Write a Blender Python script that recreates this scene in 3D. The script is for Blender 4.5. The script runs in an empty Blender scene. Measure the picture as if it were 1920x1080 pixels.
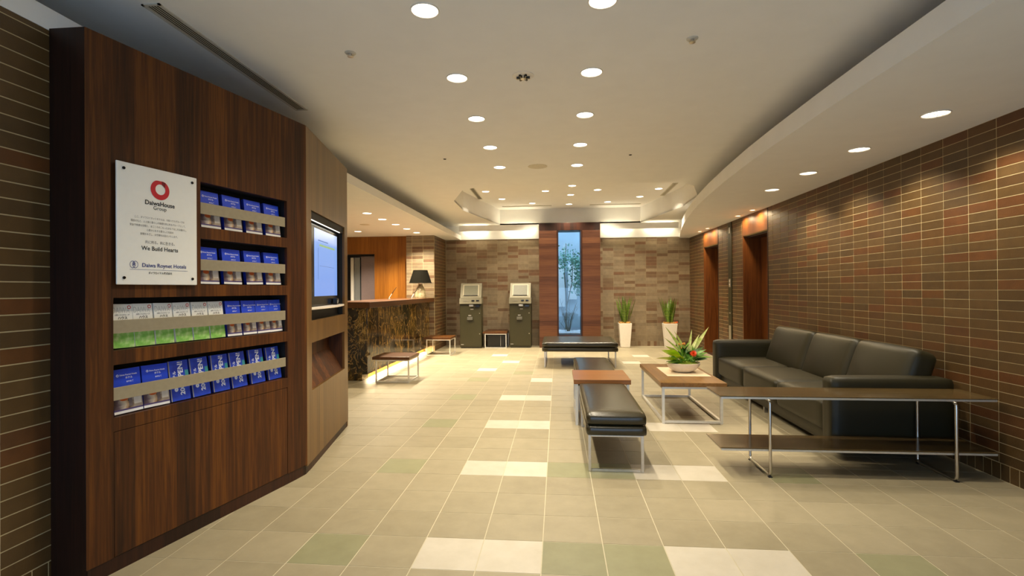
import bpy, bmesh, math, random
from mathutils import Matrix, Vector, Euler

random.seed(7)
SC = bpy.context.scene
COL = SC.collection
PI = math.pi

# ------------------------------------------------------------------ camera
F_PX, YAW, PITCH, ROLL, EYE = 962.9, 0.0888, 0.00295, 0.0062, 1.281
cd = bpy.data.cameras.new('camera')
cam = bpy.data.objects.new('camera', cd)
COL.objects.link(cam)
cd.sensor_fit = 'HORIZONTAL'
cd.sensor_width = 36.0
cd.lens = F_PX / 1920 * 36.0
cd.clip_start = 0.05
cam.matrix_world = (Matrix.Translation((0, 0, EYE)) @ Matrix.Rotation(YAW, 4, 'Z')
                    @ Matrix.Rotation(PI / 2 + PITCH, 4, 'X') @ Matrix.Rotation(-ROLL, 4, 'Z'))
SC.camera = cam

# ------------------------------------------------------------------ world, exposure
W = bpy.data.worlds.new('world')
SC.world = W
W.use_nodes = True
bg = W.node_tree.nodes['Background']
bg.inputs[0].default_value = (0.42, 0.66, 1.0, 1)
bg.inputs[1].default_value = 3.6
SC.view_settings.view_transform = 'Standard'
SC.view_settings.look = 'None'
SC.view_settings.gamma = 1.0
SC.view_settings.exposure = 0.0
SC.view_settings.use_curve_mapping = False

# lamp powers (W) and tints, all in one place
WARM = (1.0, 0.88, 0.67)
AMBER = (1.0, 0.76, 0.44)
P_MAIN, P_RING, P_SOFFIT, P_ACCENT, P_DESK = 75.0, 98.0, 56.0, 24.0, 190.0
E_TUBE, E_TOE = 48.0, 70.0


def lin(c):
    return c / 12.92 if c <= 0.04045 else ((c + 0.055) / 1.055) ** 2.4


def rgb(r, g, b):
    return (lin(r / 255), lin(g / 255), lin(b / 255), 1.0)


# ------------------------------------------------------------------ materials
def new_mat(name):
    m = bpy.data.materials.new(name)
    m.use_nodes = True
    nt = m.node_tree
    return m, nt, nt.nodes['Principled BSDF']


def N(nt, kind, **kw):
    n = nt.nodes.new(kind)
    for k, v in kw.items():
        if k.startswith('i_'):
            key = k[2:]
            n.inputs[int(key) if key.isdigit() else key].default_value = v
        else:
            setattr(n, k, v)
    return n


def ramp(nt, stops, interp='LINEAR'):
    n = nt.nodes.new('ShaderNodeValToRGB')
    n.color_ramp.interpolation = interp
    e = n.color_ramp.elements
    while len(e) < len(stops):
        e.new(0.5)
    for k, (p, c) in enumerate(stops):
        e[k].position = p
        e[k].color = c
    return n


def plain(name, col, rough=0.5, metal=0.0, var=0.0, bump=0.0, scale=40.0, spec=0.5, coat=0.0):
    m, nt, b = new_mat(name)
    b.inputs['Roughness'].default_value = rough
    b.inputs['Metallic'].default_value = metal
    b.inputs['Specular IOR Level'].default_value = spec
    b.inputs['Coat Weight'].default_value = coat
    tc = N(nt, 'ShaderNodeTexCoord')
    nz = N(nt, 'ShaderNodeTexNoise')
    nz.inputs['Scale'].default_value = scale
    nz.inputs['Detail'].default_value = 3
    nt.links.new(tc.outputs['Object'], nz.inputs['Vector'])
    v = var if var else 0.04
    r = ramp(nt, [(0.3, tuple(x * (1 - v) for x in col[:3]) + (1,)), (0.7, tuple(min(1, x * (1 + v)) for x in col[:3]) + (1,))])
    nt.links.new(nz.outputs['Fac'], r.inputs[0])
    nt.links.new(r.outputs[0], b.inputs['Base Color'])
    if bump:
        bp = N(nt, 'ShaderNodeBump')
        bp.inputs['Strength'].default_value = bump
        bp.inputs['Distance'].default_value = 0.01
        nt.links.new(nz.outputs['Fac'], bp.inputs['Height'])
        nt.links.new(bp.outputs[0], b.inputs['Normal'])
    return m


def wood(name, dark, mid, light, grain='z', strip='y', strip_w=0.11, rough=0.38, strip_amt=0.45, fine=55.0):
    """grain: axis the fibres run along; strip: axis across which veneer strips change tone"""
    m, nt, b = new_mat(name)
    b.inputs['Roughness'].default_value = rough
    b.inputs['Specular IOR Level'].default_value = 0.35
    tc = N(nt, 'ShaderNodeTexCoord')
    mp = N(nt, 'ShaderNodeMapping')
    sc = {'x': [fine] * 3, 'y': [fine] * 3, 'z': [fine] * 3}[grain]
    sc['xyz'.index(grain)] = fine * 0.035
    mp.inputs['Scale'].default_value = sc
    nt.links.new(tc.outputs['Object'], mp.inputs['Vector'])
    nz = N(nt, 'ShaderNodeTexNoise')
    nz.inputs['Scale'].default_value = 1.0
    nz.inputs['Detail'].default_value = 6
    nz.inputs['Roughness'].default_value = 0.62
    nz.inputs['Distortion'].default_value = 0.6
    nt.links.new(mp.outputs[0], nz.inputs['Vector'])
    sp = N(nt, 'ShaderNodeSeparateXYZ')
    nt.links.new(tc.outputs['Object'], sp.inputs[0])
    dv = N(nt, 'ShaderNodeMath', operation='DIVIDE')
    dv.inputs[1].default_value = strip_w
    nt.links.new(sp.outputs['XYZ'.index(strip.upper())], dv.inputs[0])
    fl = N(nt, 'ShaderNodeMath', operation='FLOOR')
    nt.links.new(dv.outputs[0], fl.inputs[0])
    wn = N(nt, 'ShaderNodeTexWhiteNoise', noise_dimensions='1D')
    nt.links.new(fl.outputs[0], wn.inputs['W'])
    mx = N(nt, 'ShaderNodeMath', operation='MULTIPLY_ADD')
    mx.inputs[1].default_value = strip_amt
    nt.links.new(wn.outputs['Value'], mx.inputs[0])
    sb = N(nt, 'ShaderNodeMath', operation='SUBTRACT')
    sb.inputs[1].default_value = strip_amt / 2
    nt.links.new(nz.outputs['Fac'], sb.inputs[0])
    nt.links.new(sb.outputs[0], mx.inputs[2])
    r = ramp(nt, [(0.18, dark), (0.5, mid), (0.82, light)])
    nt.links.new(mx.outputs[0], r.inputs[0])
    nt.links.new(r.outputs[0], b.inputs['Base Color'])
    bp = N(nt, 'ShaderNodeBump')
    bp.inputs['Strength'].default_value = 0.12
    bp.inputs['Distance'].default_value = 0.004
    nt.links.new(nz.outputs['Fac'], bp.inputs['Height'])
    nt.links.new(bp.outputs[0], b.inputs['Normal'])
    return m


def brickmat(name, stops, rough=0.6):
    """tone differs from brick to brick: object random + island random"""
    m, nt, b = new_mat(name)
    b.inputs['Roughness'].default_value = rough
    oi = N(nt, 'ShaderNodeObjectInfo')
    ge = N(nt, 'ShaderNodeNewGeometry')
    ad = N(nt, 'ShaderNodeMath', operation='ADD')
    nt.links.new(oi.outputs['Random'], ad.inputs[0])
    nt.links.new(ge.outputs['Random Per Island'], ad.inputs[1])
    fr = N(nt, 'ShaderNodeMath', operation='FRACT')
    nt.links.new(ad.outputs[0], fr.inputs[0])
    r = ramp(nt, stops)
    nt.links.new(fr.outputs[0], r.inputs[0])
    nz = N(nt, 'ShaderNodeTexNoise')
    nz.inputs['Scale'].default_value = 14
    nz.inputs['Detail'].default_value = 5
    nt.links.new(ge.outputs['Position'], nz.inputs['Vector'])
    mr = N(nt, 'ShaderNodeMapRange')
    mr.inputs[3].default_value = 0.72
    mr.inputs[4].default_value = 1.28
    nt.links.new(nz.outputs['Fac'], mr.inputs[0])
    mu = N(nt, 'ShaderNodeVectorMath', operation='SCALE')
    nt.links.new(r.outputs[0], mu.inputs[0])
    nt.links.new(mr.outputs[0], mu.inputs['Scale'])
    nt.links.new(mu.outputs[0], b.inputs['Base Color'])
    n2 = N(nt, 'ShaderNodeTexNoise')
    n2.inputs['Scale'].default_value = 120
    nt.links.new(ge.outputs['Position'], n2.inputs['Vector'])
    bp = N(nt, 'ShaderNodeBump')
    bp.inputs['Strength'].default_value = 0.25
    bp.inputs['Distance'].default_value = 0.003
    nt.links.new(n2.outputs['Fac'], bp.inputs['Height'])
    nt.links.new(bp.outputs[0], b.inputs['Normal'])
    return m


def tilemat(name, a, c, rough=0.42):
    m, nt, b = new_mat(name)
    b.inputs['Roughness'].default_value = rough
    ge = N(nt, 'ShaderNodeNewGeometry')
    oi = N(nt, 'ShaderNodeObjectInfo')
    n1 = N(nt, 'ShaderNodeTexNoise')
    n1.inputs['Scale'].default_value = 7
    n1.inputs['Detail'].default_value = 6
    n1.inputs['Roughness'].default_value = 0.65
    nt.links.new(ge.outputs['Position'], n1.inputs['Vector'])
    ad = N(nt, 'ShaderNodeMath', operation='ADD')
    nt.links.new(oi.outputs['Random'], ad.inputs[0])
    nt.links.new(ge.outputs['Random Per Island'], ad.inputs[1])
    fr = N(nt, 'ShaderNodeMath', operation='FRACT')
    nt.links.new(ad.outputs[0], fr.inputs[0])
    ma = N(nt, 'ShaderNodeMath', operation='MULTIPLY_ADD')
    ma.inputs[1].default_value = 0.35
    nt.links.new(fr.outputs[0], ma.inputs[0])
    sb = N(nt, 'ShaderNodeMath', operation='SUBTRACT')
    sb.inputs[1].default_value = 0.17
    nt.links.new(n1.outputs['Fac'], sb.inputs[0])
    nt.links.new(sb.outputs[0], ma.inputs[2])
    r = ramp(nt, [(0.2, a), (0.8, c)])
    nt.links.new(ma.outputs[0], r.inputs[0])
    nt.links.new(r.outputs[0], b.inputs['Base Color'])
    return m


def emit(name, col, strength, spots=False):
    m, nt, b = new_mat(name)
    b.inputs['Base Color'].default_value = (0.02, 0.02, 0.02, 1)
    b.inputs['Emission Color'].default_value = col
    b.inputs['Emission Strength'].default_value = strength
    if spots:
        ge = N(nt, 'ShaderNodeNewGeometry')
        vo = N(nt, 'ShaderNodeTexVoronoi')
        vo.inputs['Scale'].default_value = 70
        nt.links.new(ge.outputs['Position'], vo.inputs['Vector'])
        mr = N(nt, 'ShaderNodeMapRange')
        mr.inputs[1].default_value = 0.1
        mr.inputs[2].default_value = 0.9
        mr.inputs[3].default_value = strength * 1.5
        mr.inputs[4].default_value = strength * 0.15
        nt.links.new(vo.outputs['Distance'], mr.inputs[0])
        nt.links.new(mr.outputs[0], b.inputs['Emission Strength'])
    return m


def marblemat(name):
    """dark brown marble: patches of dense golden strokes over near-black ground, with a few bright veins"""
    m, nt, b = new_mat(name)
    b.inputs['Roughness'].default_value = 0.12
    tc = N(nt, 'ShaderNodeTexCoord')

    def noise(scale, stretch, detail, dist=0.0, rough=0.55):
        mp = N(nt, 'ShaderNodeMapping')
        mp.inputs['Scale'].default_value = stretch
        mp.inputs['Rotation'].default_value = (0.0, 0.18, 0.0)
        nt.links.new(tc.outputs['Object'], mp.inputs['Vector'])
        n = N(nt, 'ShaderNodeTexNoise')
        n.inputs['Scale'].default_value = scale
        n.inputs['Detail'].default_value = detail
        n.inputs['Distortion'].default_value = dist
        n.inputs['Roughness'].default_value = rough
        nt.links.new(mp.outputs[0], n.inputs['Vector'])
        return n
    fine = noise(26, (1, 1, 0.22), 6, 0.5, 0.7)
    r1 = ramp(nt, [(0.42, rgb(24, 15, 7)), (0.54, rgb(98, 74, 30)), (0.66, rgb(178, 144, 74))])
    nt.links.new(fine.outputs['Fac'], r1.inputs[0])
    dark = noise(18, (1, 1, 0.6), 5, 0.4)
    r2 = ramp(nt, [(0.40, rgb(14, 9, 6)), (0.66, rgb(48, 32, 14))])
    nt.links.new(dark.outputs['Fac'], r2.inputs[0])
    mask = noise(3.2, (1, 1, 0.35), 3, 0.3)
    r3 = ramp(nt, [(0.44, (0, 0, 0, 1)), (0.58, (1, 1, 1, 1))])
    nt.links.new(mask.outputs['Fac'], r3.inputs[0])
    mx = N(nt, 'ShaderNodeMixRGB')
    nt.links.new(r3.outputs[0], mx.inputs[0])
    nt.links.new(r2.outputs[0], mx.inputs[1])
    nt.links.new(r1.outputs[0], mx.inputs[2])
    v = noise(4.5, (1, 1, 0.8), 8, 0.8, 0.62)
    sb = N(nt, 'ShaderNodeMath', operation='SUBTRACT')
    sb.inputs[1].default_value = 0.5
    nt.links.new(v.outputs['Fac'], sb.inputs[0])
    ab = N(nt, 'ShaderNodeMath', operation='ABSOLUTE')
    nt.links.new(sb.outputs[0], ab.inputs[0])
    r4 = ramp(nt, [(0.0, (0.85, 0.85, 0.85, 1)), (0.012, (0, 0, 0, 1))])
    nt.links.new(ab.outputs[0], r4.inputs[0])
    m2 = N(nt, 'ShaderNodeMixRGB')
    m2.inputs[2].default_value = rgb(184, 150, 88)
    nt.links.new(r4.outputs[0], m2.inputs[0])
    nt.links.new(mx.outputs[0], m2.inputs[1])
    nt.links.new(m2.outputs[0], b.inputs['Base Color'])
    return m


def photomat(name):
    """printed photograph on a cover: dusky floor at left, lit corridor, orange flower, pale wall"""
    m, nt, b = new_mat(name)
    b.inputs['Roughness'].default_value = 0.35
    tc = N(nt, 'ShaderNodeTexCoord')
    sp = N(nt, 'ShaderNodeSeparateXYZ')
    nt.links.new(tc.outputs['Generated'], sp.inputs[0])
    nz = N(nt, 'ShaderNodeTexNoise')
    nz.inputs['Scale'].default_value = 4
    nz.inputs['Detail'].default_value = 4
    nt.links.new(tc.outputs['Generated'], nz.inputs['Vector'])
    ad = N(nt, 'ShaderNodeMath', operation='MULTIPLY_ADD')
    ad.inputs[1].default_value = 0.3
    nt.links.new(nz.outputs['Fac'], ad.inputs[0])
    nt.links.new(sp.outputs[0], ad.inputs[2])
    r = ramp(nt, [(0.18, rgb(84, 66, 74)), (0.32, rgb(116, 96, 104)), (0.44, rgb(206, 190, 172)), (0.52, rgb(232, 214, 184)), (0.64, rgb(204, 160, 116)),
                  (0.70, rgb(84, 66, 52)), (0.78, rgb(150, 128, 104)), (0.86, rgb(188, 170, 150)), (1.1, rgb(176, 158, 140))])
    nt.links.new(ad.outputs[0], r.inputs[0])
    ds = N(nt, 'ShaderNodeVectorMath', operation='DISTANCE')
    ds.inputs[1].default_value = (0.36, 0.0, 0.78)
    mp = N(nt, 'ShaderNodeMapping')
    mp.inputs['Scale'].default_value = (1.0, 0.0, 1.0)
    nt.links.new(tc.outputs['Generated'], mp.inputs['Vector'])
    nt.links.new(mp.outputs[0], ds.inputs[0])
    lt = N(nt, 'ShaderNodeMath', operation='LESS_THAN')
    lt.inputs[1].default_value = 0.15
    nt.links.new(ds.outputs['Value'], lt.inputs[0])
    mx = N(nt, 'ShaderNodeMixRGB')
    mx.inputs[2].default_value = rgb(214, 104, 48)
    nt.links.new(lt.outputs[0], mx.inputs[0])
    nt.links.new(r.outputs[0], mx.inputs[1])
    nt.links.new(mx.outputs[0], b.inputs['Base Color'])
    return m


def noisy(name, stops, scale, rough=0.4, stretch=(1, 1, 1), detail=4):
    m, nt, b = new_mat(name)
    b.inputs['Roughness'].default_value = rough
    tc = N(nt, 'ShaderNodeTexCoord')
    mp = N(nt, 'ShaderNodeMapping')
    mp.inputs['Scale'].default_value = stretch
    nt.links.new(tc.outputs['Object'], mp.inputs['Vector'])
    nz = N(nt, 'ShaderNodeTexNoise')
    nz.inputs['Scale'].default_value = scale
    nz.inputs['Detail'].default_value = detail
    nt.links.new(mp.outputs[0], nz.inputs['Vector'])
    r = ramp(nt, stops)
    nt.links.new(nz.outputs['Fac'], r.inputs[0])
    nt.links.new(r.outputs[0], b.inputs['Base Color'])
    return m


def glassmat(name):
    m = bpy.data.materials.new(name)
    m.use_nodes = True
    nt = m.node_tree
    nt.nodes.remove(nt.nodes['Principled BSDF'])
    out = nt.nodes['Material Output']
    tr = N(nt, 'ShaderNodeBsdfTransparent')
    tr.inputs[0].default_value = (0.92, 0.97, 0.98, 1)
    gl = N(nt, 'ShaderNodeBsdfGlossy')
    gl.inputs['Roughness'].default_value = 0.02
    fz = N(nt, 'ShaderNodeFresnel')
    fz.inputs[0].default_value = 1.5
    mx = N(nt, 'ShaderNodeMixShader')
    nt.links.new(fz.outputs[0], mx.inputs[0])
    nt.links.new(tr.outputs[0], mx.inputs[1])
    nt.links.new(gl.outputs[0], mx.inputs[2])
    nt.links.new(mx.outputs[0], out.inputs[0])
    return m


M = {}
M['brick'] = brickmat('wall_brick', [(0.0, rgb(82, 60, 30)), (0.2, rgb(92, 68, 36)), (0.38, rgb(78, 58, 32)), (0.54, rgb(96, 72, 40)),
                                      (0.66, rgb(86, 62, 31)), (0.76, rgb(96, 65, 31)), (0.88, rgb(99, 60, 28)), (0.96, rgb(91, 56, 28)), (1.0, rgb(82, 58, 31))], rough=0.45)
M['brick_back'] = brickmat('back_brick', [(0.0, rgb(142, 124, 97)), (0.25, rgb(130, 113, 88)), (0.48, rgb(147, 129, 102)), (0.64, rgb(134, 116, 90)),
                                           (0.74, rgb(121, 98, 72)), (0.86, rgb(108, 82, 56)), (0.94, rgb(118, 84, 58)), (1.0, rgb(130, 112, 86))], rough=0.6)
M['grout'] = plain('grout', rgb(198, 180, 138), 0.9, var=0.06)
M['grout_dark'] = plain('grout_back', rgb(150, 132, 104), 0.9, var=0.06)
M['tile'] = tilemat('floor_tile', rgb(154, 143, 116), rgb(172, 160, 132))
M['tile_light'] = tilemat('floor_tile_light', rgb(198, 188, 168), rgb(214, 205, 188))
M['tile_green'] = tilemat('floor_tile_green', rgb(142, 139, 106), rgb(157, 154, 119))
M['floor_grout'] = plain('floor_grout', rgb(206, 196, 168), 0.9)
M['white'] = plain('ceiling_paint', rgb(243, 241, 236), 0.9, scale=6, var=0.015)
M['white_gloss'] = plain('white_ceramic', rgb(236, 228, 214), 0.35)
M['walnut'] = wood('walnut_vertical', rgb(30, 12, 1), rgb(74, 37, 6), rgb(116, 66, 15), 'z', 'y', 0.105, rough=0.55, strip_amt=0.26)
M['walnut_dark'] = wood('walnut_side', rgb(26, 11, 5), rgb(46, 21, 11), rgb(64, 32, 16), 'z', 'x', 0.07, rough=0.45)
M['walnut_pale'] = wood('walnut_fan', rgb(84, 58, 24), rgb(106, 75, 35), rgb(124, 90, 46), 'z', 'y', 0.09, rough=0.35, strip_amt=0.3)  # same walnut, its reflective sheen painted in as a paler tone
M['red_wood'] = wood('red_wood_vertical', rgb(70, 36, 14), rgb(108, 62, 27), rgb(136, 86, 40), 'z', 'y', 0.3, rough=0.35, strip_amt=0.15)
M['red_wood_h'] = wood('red_wood_level', rgb(62, 34, 20), rgb(88, 53, 33), rgb(106, 68, 42), 'x', 'z', 0.12, rough=0.42, strip_amt=0.35)
M['honey_wood'] = wood('honey_wood_wall', rgb(118, 70, 18), rgb(146, 90, 26), rgb(170, 110, 36), 'z', 'x', 0.2, rough=0.4, strip_amt=0.25)
M['table_wood'] = wood('table_wood', rgb(112, 70, 30), rgb(142, 92, 42), rgb(166, 114, 56), 'x', 'y', 0.25, rough=0.3, strip_amt=0.2, fine=40)
M['table_wood_y'] = wood('table_wood_long', rgb(104, 72, 38), rgb(134, 96, 52), rgb(156, 116, 66), 'y', 'x', 0.2, rough=0.3, strip_amt=0.2, fine=40)
M['counter_wood'] = wood('counter_wood', rgb(62, 34, 12), rgb(86, 50, 18), rgb(104, 64, 26), 'y', 'x', 0.3, rough=0.32, strip_amt=0.15, fine=35)
M['shelf_wood'] = wood('console_wood', rgb(62, 48, 28), rgb(82, 66, 40), rgb(98, 80, 50), 'x', 'y', 0.2, rough=0.16, strip_amt=0.15, fine=35)
M['black'] = plain('black_lining', rgb(14, 11, 10), 0.6)
M['black_gloss'] = plain('black_plastic', rgb(16, 15, 16), 0.2)
M['leather'] = plain('black_leather', rgb(50, 45, 30), 0.27, bump=0.05, scale=160, var=0.08)
M['leather_sofa'] = plain('sofa_leather', rgb(40, 36, 17), 0.46, bump=0.05, scale=160, var=0.08, spec=0.4)
M['chrome'] = plain('brushed_steel', rgb(206, 200, 190), 0.28, 1.0)
M['steel_white'] = plain('silver_frame', rgb(220, 216, 206), 0.4, 0.6)
M['rail'] = plain('satin_metal_rail', rgb(170, 160, 136), 0.45, 0.35)
M['olive'] = plain('olive_metal', rgb(54, 49, 21), 0.45, 0.1)
M['kiosk_silver'] = plain('kiosk_silver', rgb(122, 116, 96), 0.42, 0.3)
M['screen_dark'] = plain('kiosk_screen', rgb(104, 102, 84), 0.38)
M['paper_white'] = plain('paper_white', rgb(246, 244, 238), 0.5, var=0.015)
M['sign_white'] = plain('sign_acrylic', rgb(250, 247, 238), 0.3, var=0.01)
M['blue'] = plain('brochure_blue', rgb(42, 78, 222), 0.35)
M['blue_side'] = plain('brochure_blue_edge', rgb(26, 44, 140), 0.5)
M['blue_n'] = noisy('city_guide_blue', [(0.3, rgb(26, 48, 160)), (0.55, rgb(50, 84, 214)), (0.75, rgb(110, 146, 232))], 9)
M['photo'] = photomat('cover_photo')
M['grass_print'] = noisy('grass_print', [(0.25, rgb(96, 176, 60)), (0.48, rgb(152, 208, 104)), (0.7, rgb(220, 236, 176))], 30, stretch=(1, 1, 1))
M['ink_black'] = plain('ink_black', rgb(30, 28, 30), 0.6)
M['ink_grey'] = plain('ink_grey', rgb(150, 146, 140), 0.6)
M['ink_pale'] = plain('ink_pale', rgb(196, 196, 192), 0.6)
M['ink_violet'] = plain('ink_violet', rgb(84, 70, 120), 0.5)
M['ink_blue'] = plain('ink_blue', rgb(40, 52, 130), 0.6)
M['ink_white'] = plain('ink_white', rgb(238, 240, 250), 0.6)
M['ink_red'] = plain('ink_red', rgb(206, 40, 52), 0.45)
M['ink_red_dark'] = plain('ink_red_dark', rgb(120, 20, 30), 0.45)
M['ink_teal'] = plain('ink_teal', rgb(60, 150, 160), 0.5)
M['marble'] = marblemat('brown_marble')
M['leaf_dark'] = noisy('leaf_dark', [(0.3, rgb(28, 58, 22)), (0.6, rgb(62, 100, 40)), (0.8, rgb(120, 150, 70))], 30)
M['leaf_snake'] = noisy('snake_leaf', [(0.35, rgb(44, 70, 18)), (0.47, rgb(110, 138, 40)), (0.56, rgb(48, 82, 22)), (0.72, rgb(190, 196, 90))], 9, stretch=(1, 1, 5))
M['leaf_lime'] = noisy('leaf_lime', [(0.3, rgb(176, 214, 20)), (0.7, rgb(222, 236, 60))], 12)
M['leaf_mid'] = noisy('leaf_mid', [(0.3, rgb(60, 120, 30)), (0.7, rgb(130, 176, 60))], 25)
M['leaf_pale'] = noisy('leaf_pale', [(0.3, rgb(176, 196, 84)), (0.7, rgb(232, 230, 160))], 20, stretch=(1, 1, 1))
M['leaf_blue'] = noisy('court_leaf', [(0.3, rgb(40, 110, 84)), (0.7, rgb(150, 206, 180))], 25)
M['moss'] = noisy('moss', [(0.3, rgb(84, 104, 20)), (0.7, rgb(160, 170, 60))], 60)
M['flower'] = noisy('orange_red_flower', [(0.3, rgb(214, 50, 14)), (0.7, rgb(244, 104, 30))], 50)
M['bud'] = plain('orange_bud', rgb(226, 150, 60), 0.5)
M['bark_chips'] = noisy('bark_chips', [(0.3, rgb(164, 116, 50)), (0.7, rgb(214, 168, 96))], 60, rough=0.9)
M['twig'] = plain('twig', rgb(128, 126, 112), 0.8)
M['pebble'] = plain('white_pebble', rgb(236, 240, 240), 0.6)
M['court_wall'] = plain('court_wall', rgb(188, 204, 210), 0.9, scale=2, var=0.1)
M['grey_panel'] = plain('grey_door_leaf', rgb(128, 112, 112), 0.5)
M['grey_blue'] = plain('grey_frame', rgb(128, 132, 134), 0.5)
M['lamp_stone'] = noisy('lamp_stone', [(0.3, rgb(150, 132, 90)), (0.7, rgb(212, 198, 160))], 22)
M['shade'] = plain('black_shade', rgb(17, 15, 7), 0.9, spec=0.1)
M['mat_cloth'] = plain('cream_mat', rgb(228, 208, 176), 0.8)
M['bowl'] = plain('stoneware_bowl', rgb(238, 226, 210), 0.4)
M['duct'] = plain('vent_dark', rgb(74, 70, 58), 0.8)
M['vent'] = plain('vent_slat', rgb(214, 206, 184), 0.5)
M['vent_frame'] = plain('vent_frame', rgb(206, 200, 186), 0.5)
M['lens'] = emit('lamp_lens', (1.0, 0.90, 0.70, 1), 9.0)
M['lens_soft'] = emit('lamp_reflector', (1.0, 0.88, 0.66, 1), 3.0, spots=True)
M['lens_amber'] = emit('lamp_amber', (1.0, 0.72, 0.38, 1), 9.0)
M['tube'] = emit('tube_light', (1.0, 0.88, 0.62, 1), E_TUBE)
M['toe'] = emit('toe_light', (1.0, 0.78, 0.46, 1), E_TOE)
M['led'] = emit('led_line', (1.0, 0.95, 0.80, 1), 2.5)
M['glass'] = glassmat('window_glass')

# television picture: pale blue, lighter towards the top
m_, nt_, b_ = new_mat('screen_picture')
tc_ = N(nt_, 'ShaderNodeTexCoord')
sp_ = N(nt_, 'ShaderNodeSeparateXYZ')
nt_.links.new(tc_.outputs['Generated'], sp_.inputs[0])
r_ = ramp(nt_, [(0.0, (0.19, 0.36, 0.86, 1)), (0.8, (0.27, 0.46, 0.92, 1)), (0.86, (0.52, 0.66, 0.98, 1)), (1.0, (0.62, 0.76, 1.0, 1))])
nt_.links.new(sp_.outputs[2], r_.inputs[0])
nt_.links.new(r_.outputs[0], b_.inputs['Emission Color'])
b_.inputs['Emission Strength'].default_value = 0.95
b_.inputs['Base Color'].default_value = (0.02, 0.02, 0.02, 1)
b_.inputs['Roughness'].default_value = 0.15
M['picture'] = m_
M['pic_green'] = emit('screen_green', (0.35, 0.55, 0.25, 1), 0.9)
M['pic_dark'] = emit('screen_text', (0.13, 0.24, 0.55, 1), 0.9)


# ------------------------------------------------------------------ mesh helpers
class MB:
    def __init__(self, xf=None):
        self.v, self.f, self.mi, self.xf, self.cur = [], [], [], xf, 0

    def add(self, vs, fs):
        b = len(self.v)
        for p in vs:
            p = Vector(p)
            self.v.append(self.xf @ p if self.xf else p)
        for f in fs:
            self.f.append(tuple(b + i for i in f))
            self.mi.append(self.cur)
        return self

    def box(self, x0, x1, y0, y1, z0, z1):
        return self.add([(x0, y0, z0), (x1, y0, z0), (x1, y1, z0), (x0, y1, z0), (x0, y0, z1), (x1, y0, z1), (x1, y1, z1), (x0, y1, z1)],
                        [(0, 3, 2, 1), (4, 5, 6, 7), (0, 1, 5, 4), (1, 2, 6, 5), (2, 3, 7, 6), (3, 0, 4, 7)])

    def quad(self, a, b, c, d):
        return self.add([a, b, c, d], [(0, 1, 2, 3)])

    def prism(self, poly, z0, z1):
        n = len(poly)
        vs = [(x, y, z0) for x, y in poly] + [(x, y, z1) for x, y in poly]
        fs = [tuple(range(n - 1, -1, -1)), tuple(range(n, 2 * n))]
        fs += [(i, (i + 1) % n, n + (i + 1) % n, n + i) for i in range(n)]
        return self.add(vs, fs)

    def extrude_x(self, prof, x0, x1):
        """profile of (y, z) points swept along x"""
        n = len(prof)
        vs = [(x0, y, z) for y, z in prof] + [(x1, y, z) for y, z in prof]
        fs = [tuple(range(n)), tuple(range(2 * n - 1, n - 1, -1))]
        fs += [(i, n + i, n + (i + 1) % n, (i + 1) % n) for i in range(n)]
        return self.add(vs, fs)

    def lathe(self, prof, seg=24, cx=0, cy=0, caps=True):
        vs, fs = [], []
        n = len(prof)
        for r, z in prof:
            for k in range(seg):
                a = 2 * PI * k / seg
                vs.append((cx + r * math.cos(a), cy + r * math.sin(a), z))
        for i in range(n - 1):
            for k in range(seg):
                k2 = (k + 1) % seg
                fs.append((i * seg + k, i * seg + k2, (i + 1) * seg + k2, (i + 1) * seg + k))
        if caps:
            fs.append(tuple(range(seg - 1, -1, -1)))
            fs.append(tuple((n - 1) * seg + k for k in range(seg)))
        return self.add(vs, fs)

    def tube(self, pts, r, n=8, closed=False, rz=None):
        """round or (rz given) rectangular-ish bar along a path"""
        pts = [Vector(p) for p in pts]
        m = len(pts)
        vs, fs = [], []
        for i, p in enumerate(pts):
            a = pts[(i - 1) % m] if (closed or i > 0) else p
            c = pts[(i + 1) % m] if (closed or i < m - 1) else p
            t = (c - a).normalized()
            up = Vector((0, 0, 1)) if abs(t.z) < 0.9 else Vector((0, 1, 0))
            s = t.cross(up).normalized()
            u = s.cross(t).normalized()
            rr = r[i] if isinstance(r, (list, tuple)) else r
            for k in range(n):
                a_ = 2 * PI * k / n
                vs.append(p + s * rr * math.cos(a_) + u * rr * math.sin(a_))
        rng = m if closed else m - 1
        for i in range(rng):
            j = (i + 1) % m
            for k in range(n):
                k2 = (k + 1) % n
                fs.append((i * n + k, i * n + k2, j * n + k2, j * n + k))
        if not closed:
            fs.append(tuple(range(n - 1, -1, -1)))
            fs.append(tuple((m - 1) * n + k for k in range(n)))
        return self.add(vs, fs)

    def mesh(self, name, mats, smooth=None):
        me = bpy.data.meshes.new(name)
        me.from_pydata([tuple(v) for v in self.v], [], self.f)
        for m in (mats if isinstance(mats, (list, tuple)) else [mats]):
            me.materials.append(M[m])
        me.polygons.foreach_set('material_index', self.mi)
        me.update()
        if smooth is not None:
            me.polygons.foreach_set('use_smooth', [True] * len(me.polygons))
            me.set_sharp_from_angle(angle=math.radians(smooth))
        return me

    def build(self, name, mats, parent=None, smooth=None, bevel=0.0, seg=2, loc=None):
        return obj(name, self.mesh(name, mats, smooth), parent, bevel, seg, loc)


def obj(name, me, parent=None, bevel=0.0, seg=2, loc=None):
    o = bpy.data.objects.new(name, me)
    COL.objects.link(o)
    if parent:
        o.parent = parent
    if loc:
        o.location = loc
    if bevel:
        md = o.modifiers.new('edge', 'BEVEL')
        md.width = bevel
        md.segments = seg
        md.limit_method = 'ANGLE'
        md.angle_limit = math.radians(40)
    return o


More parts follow.
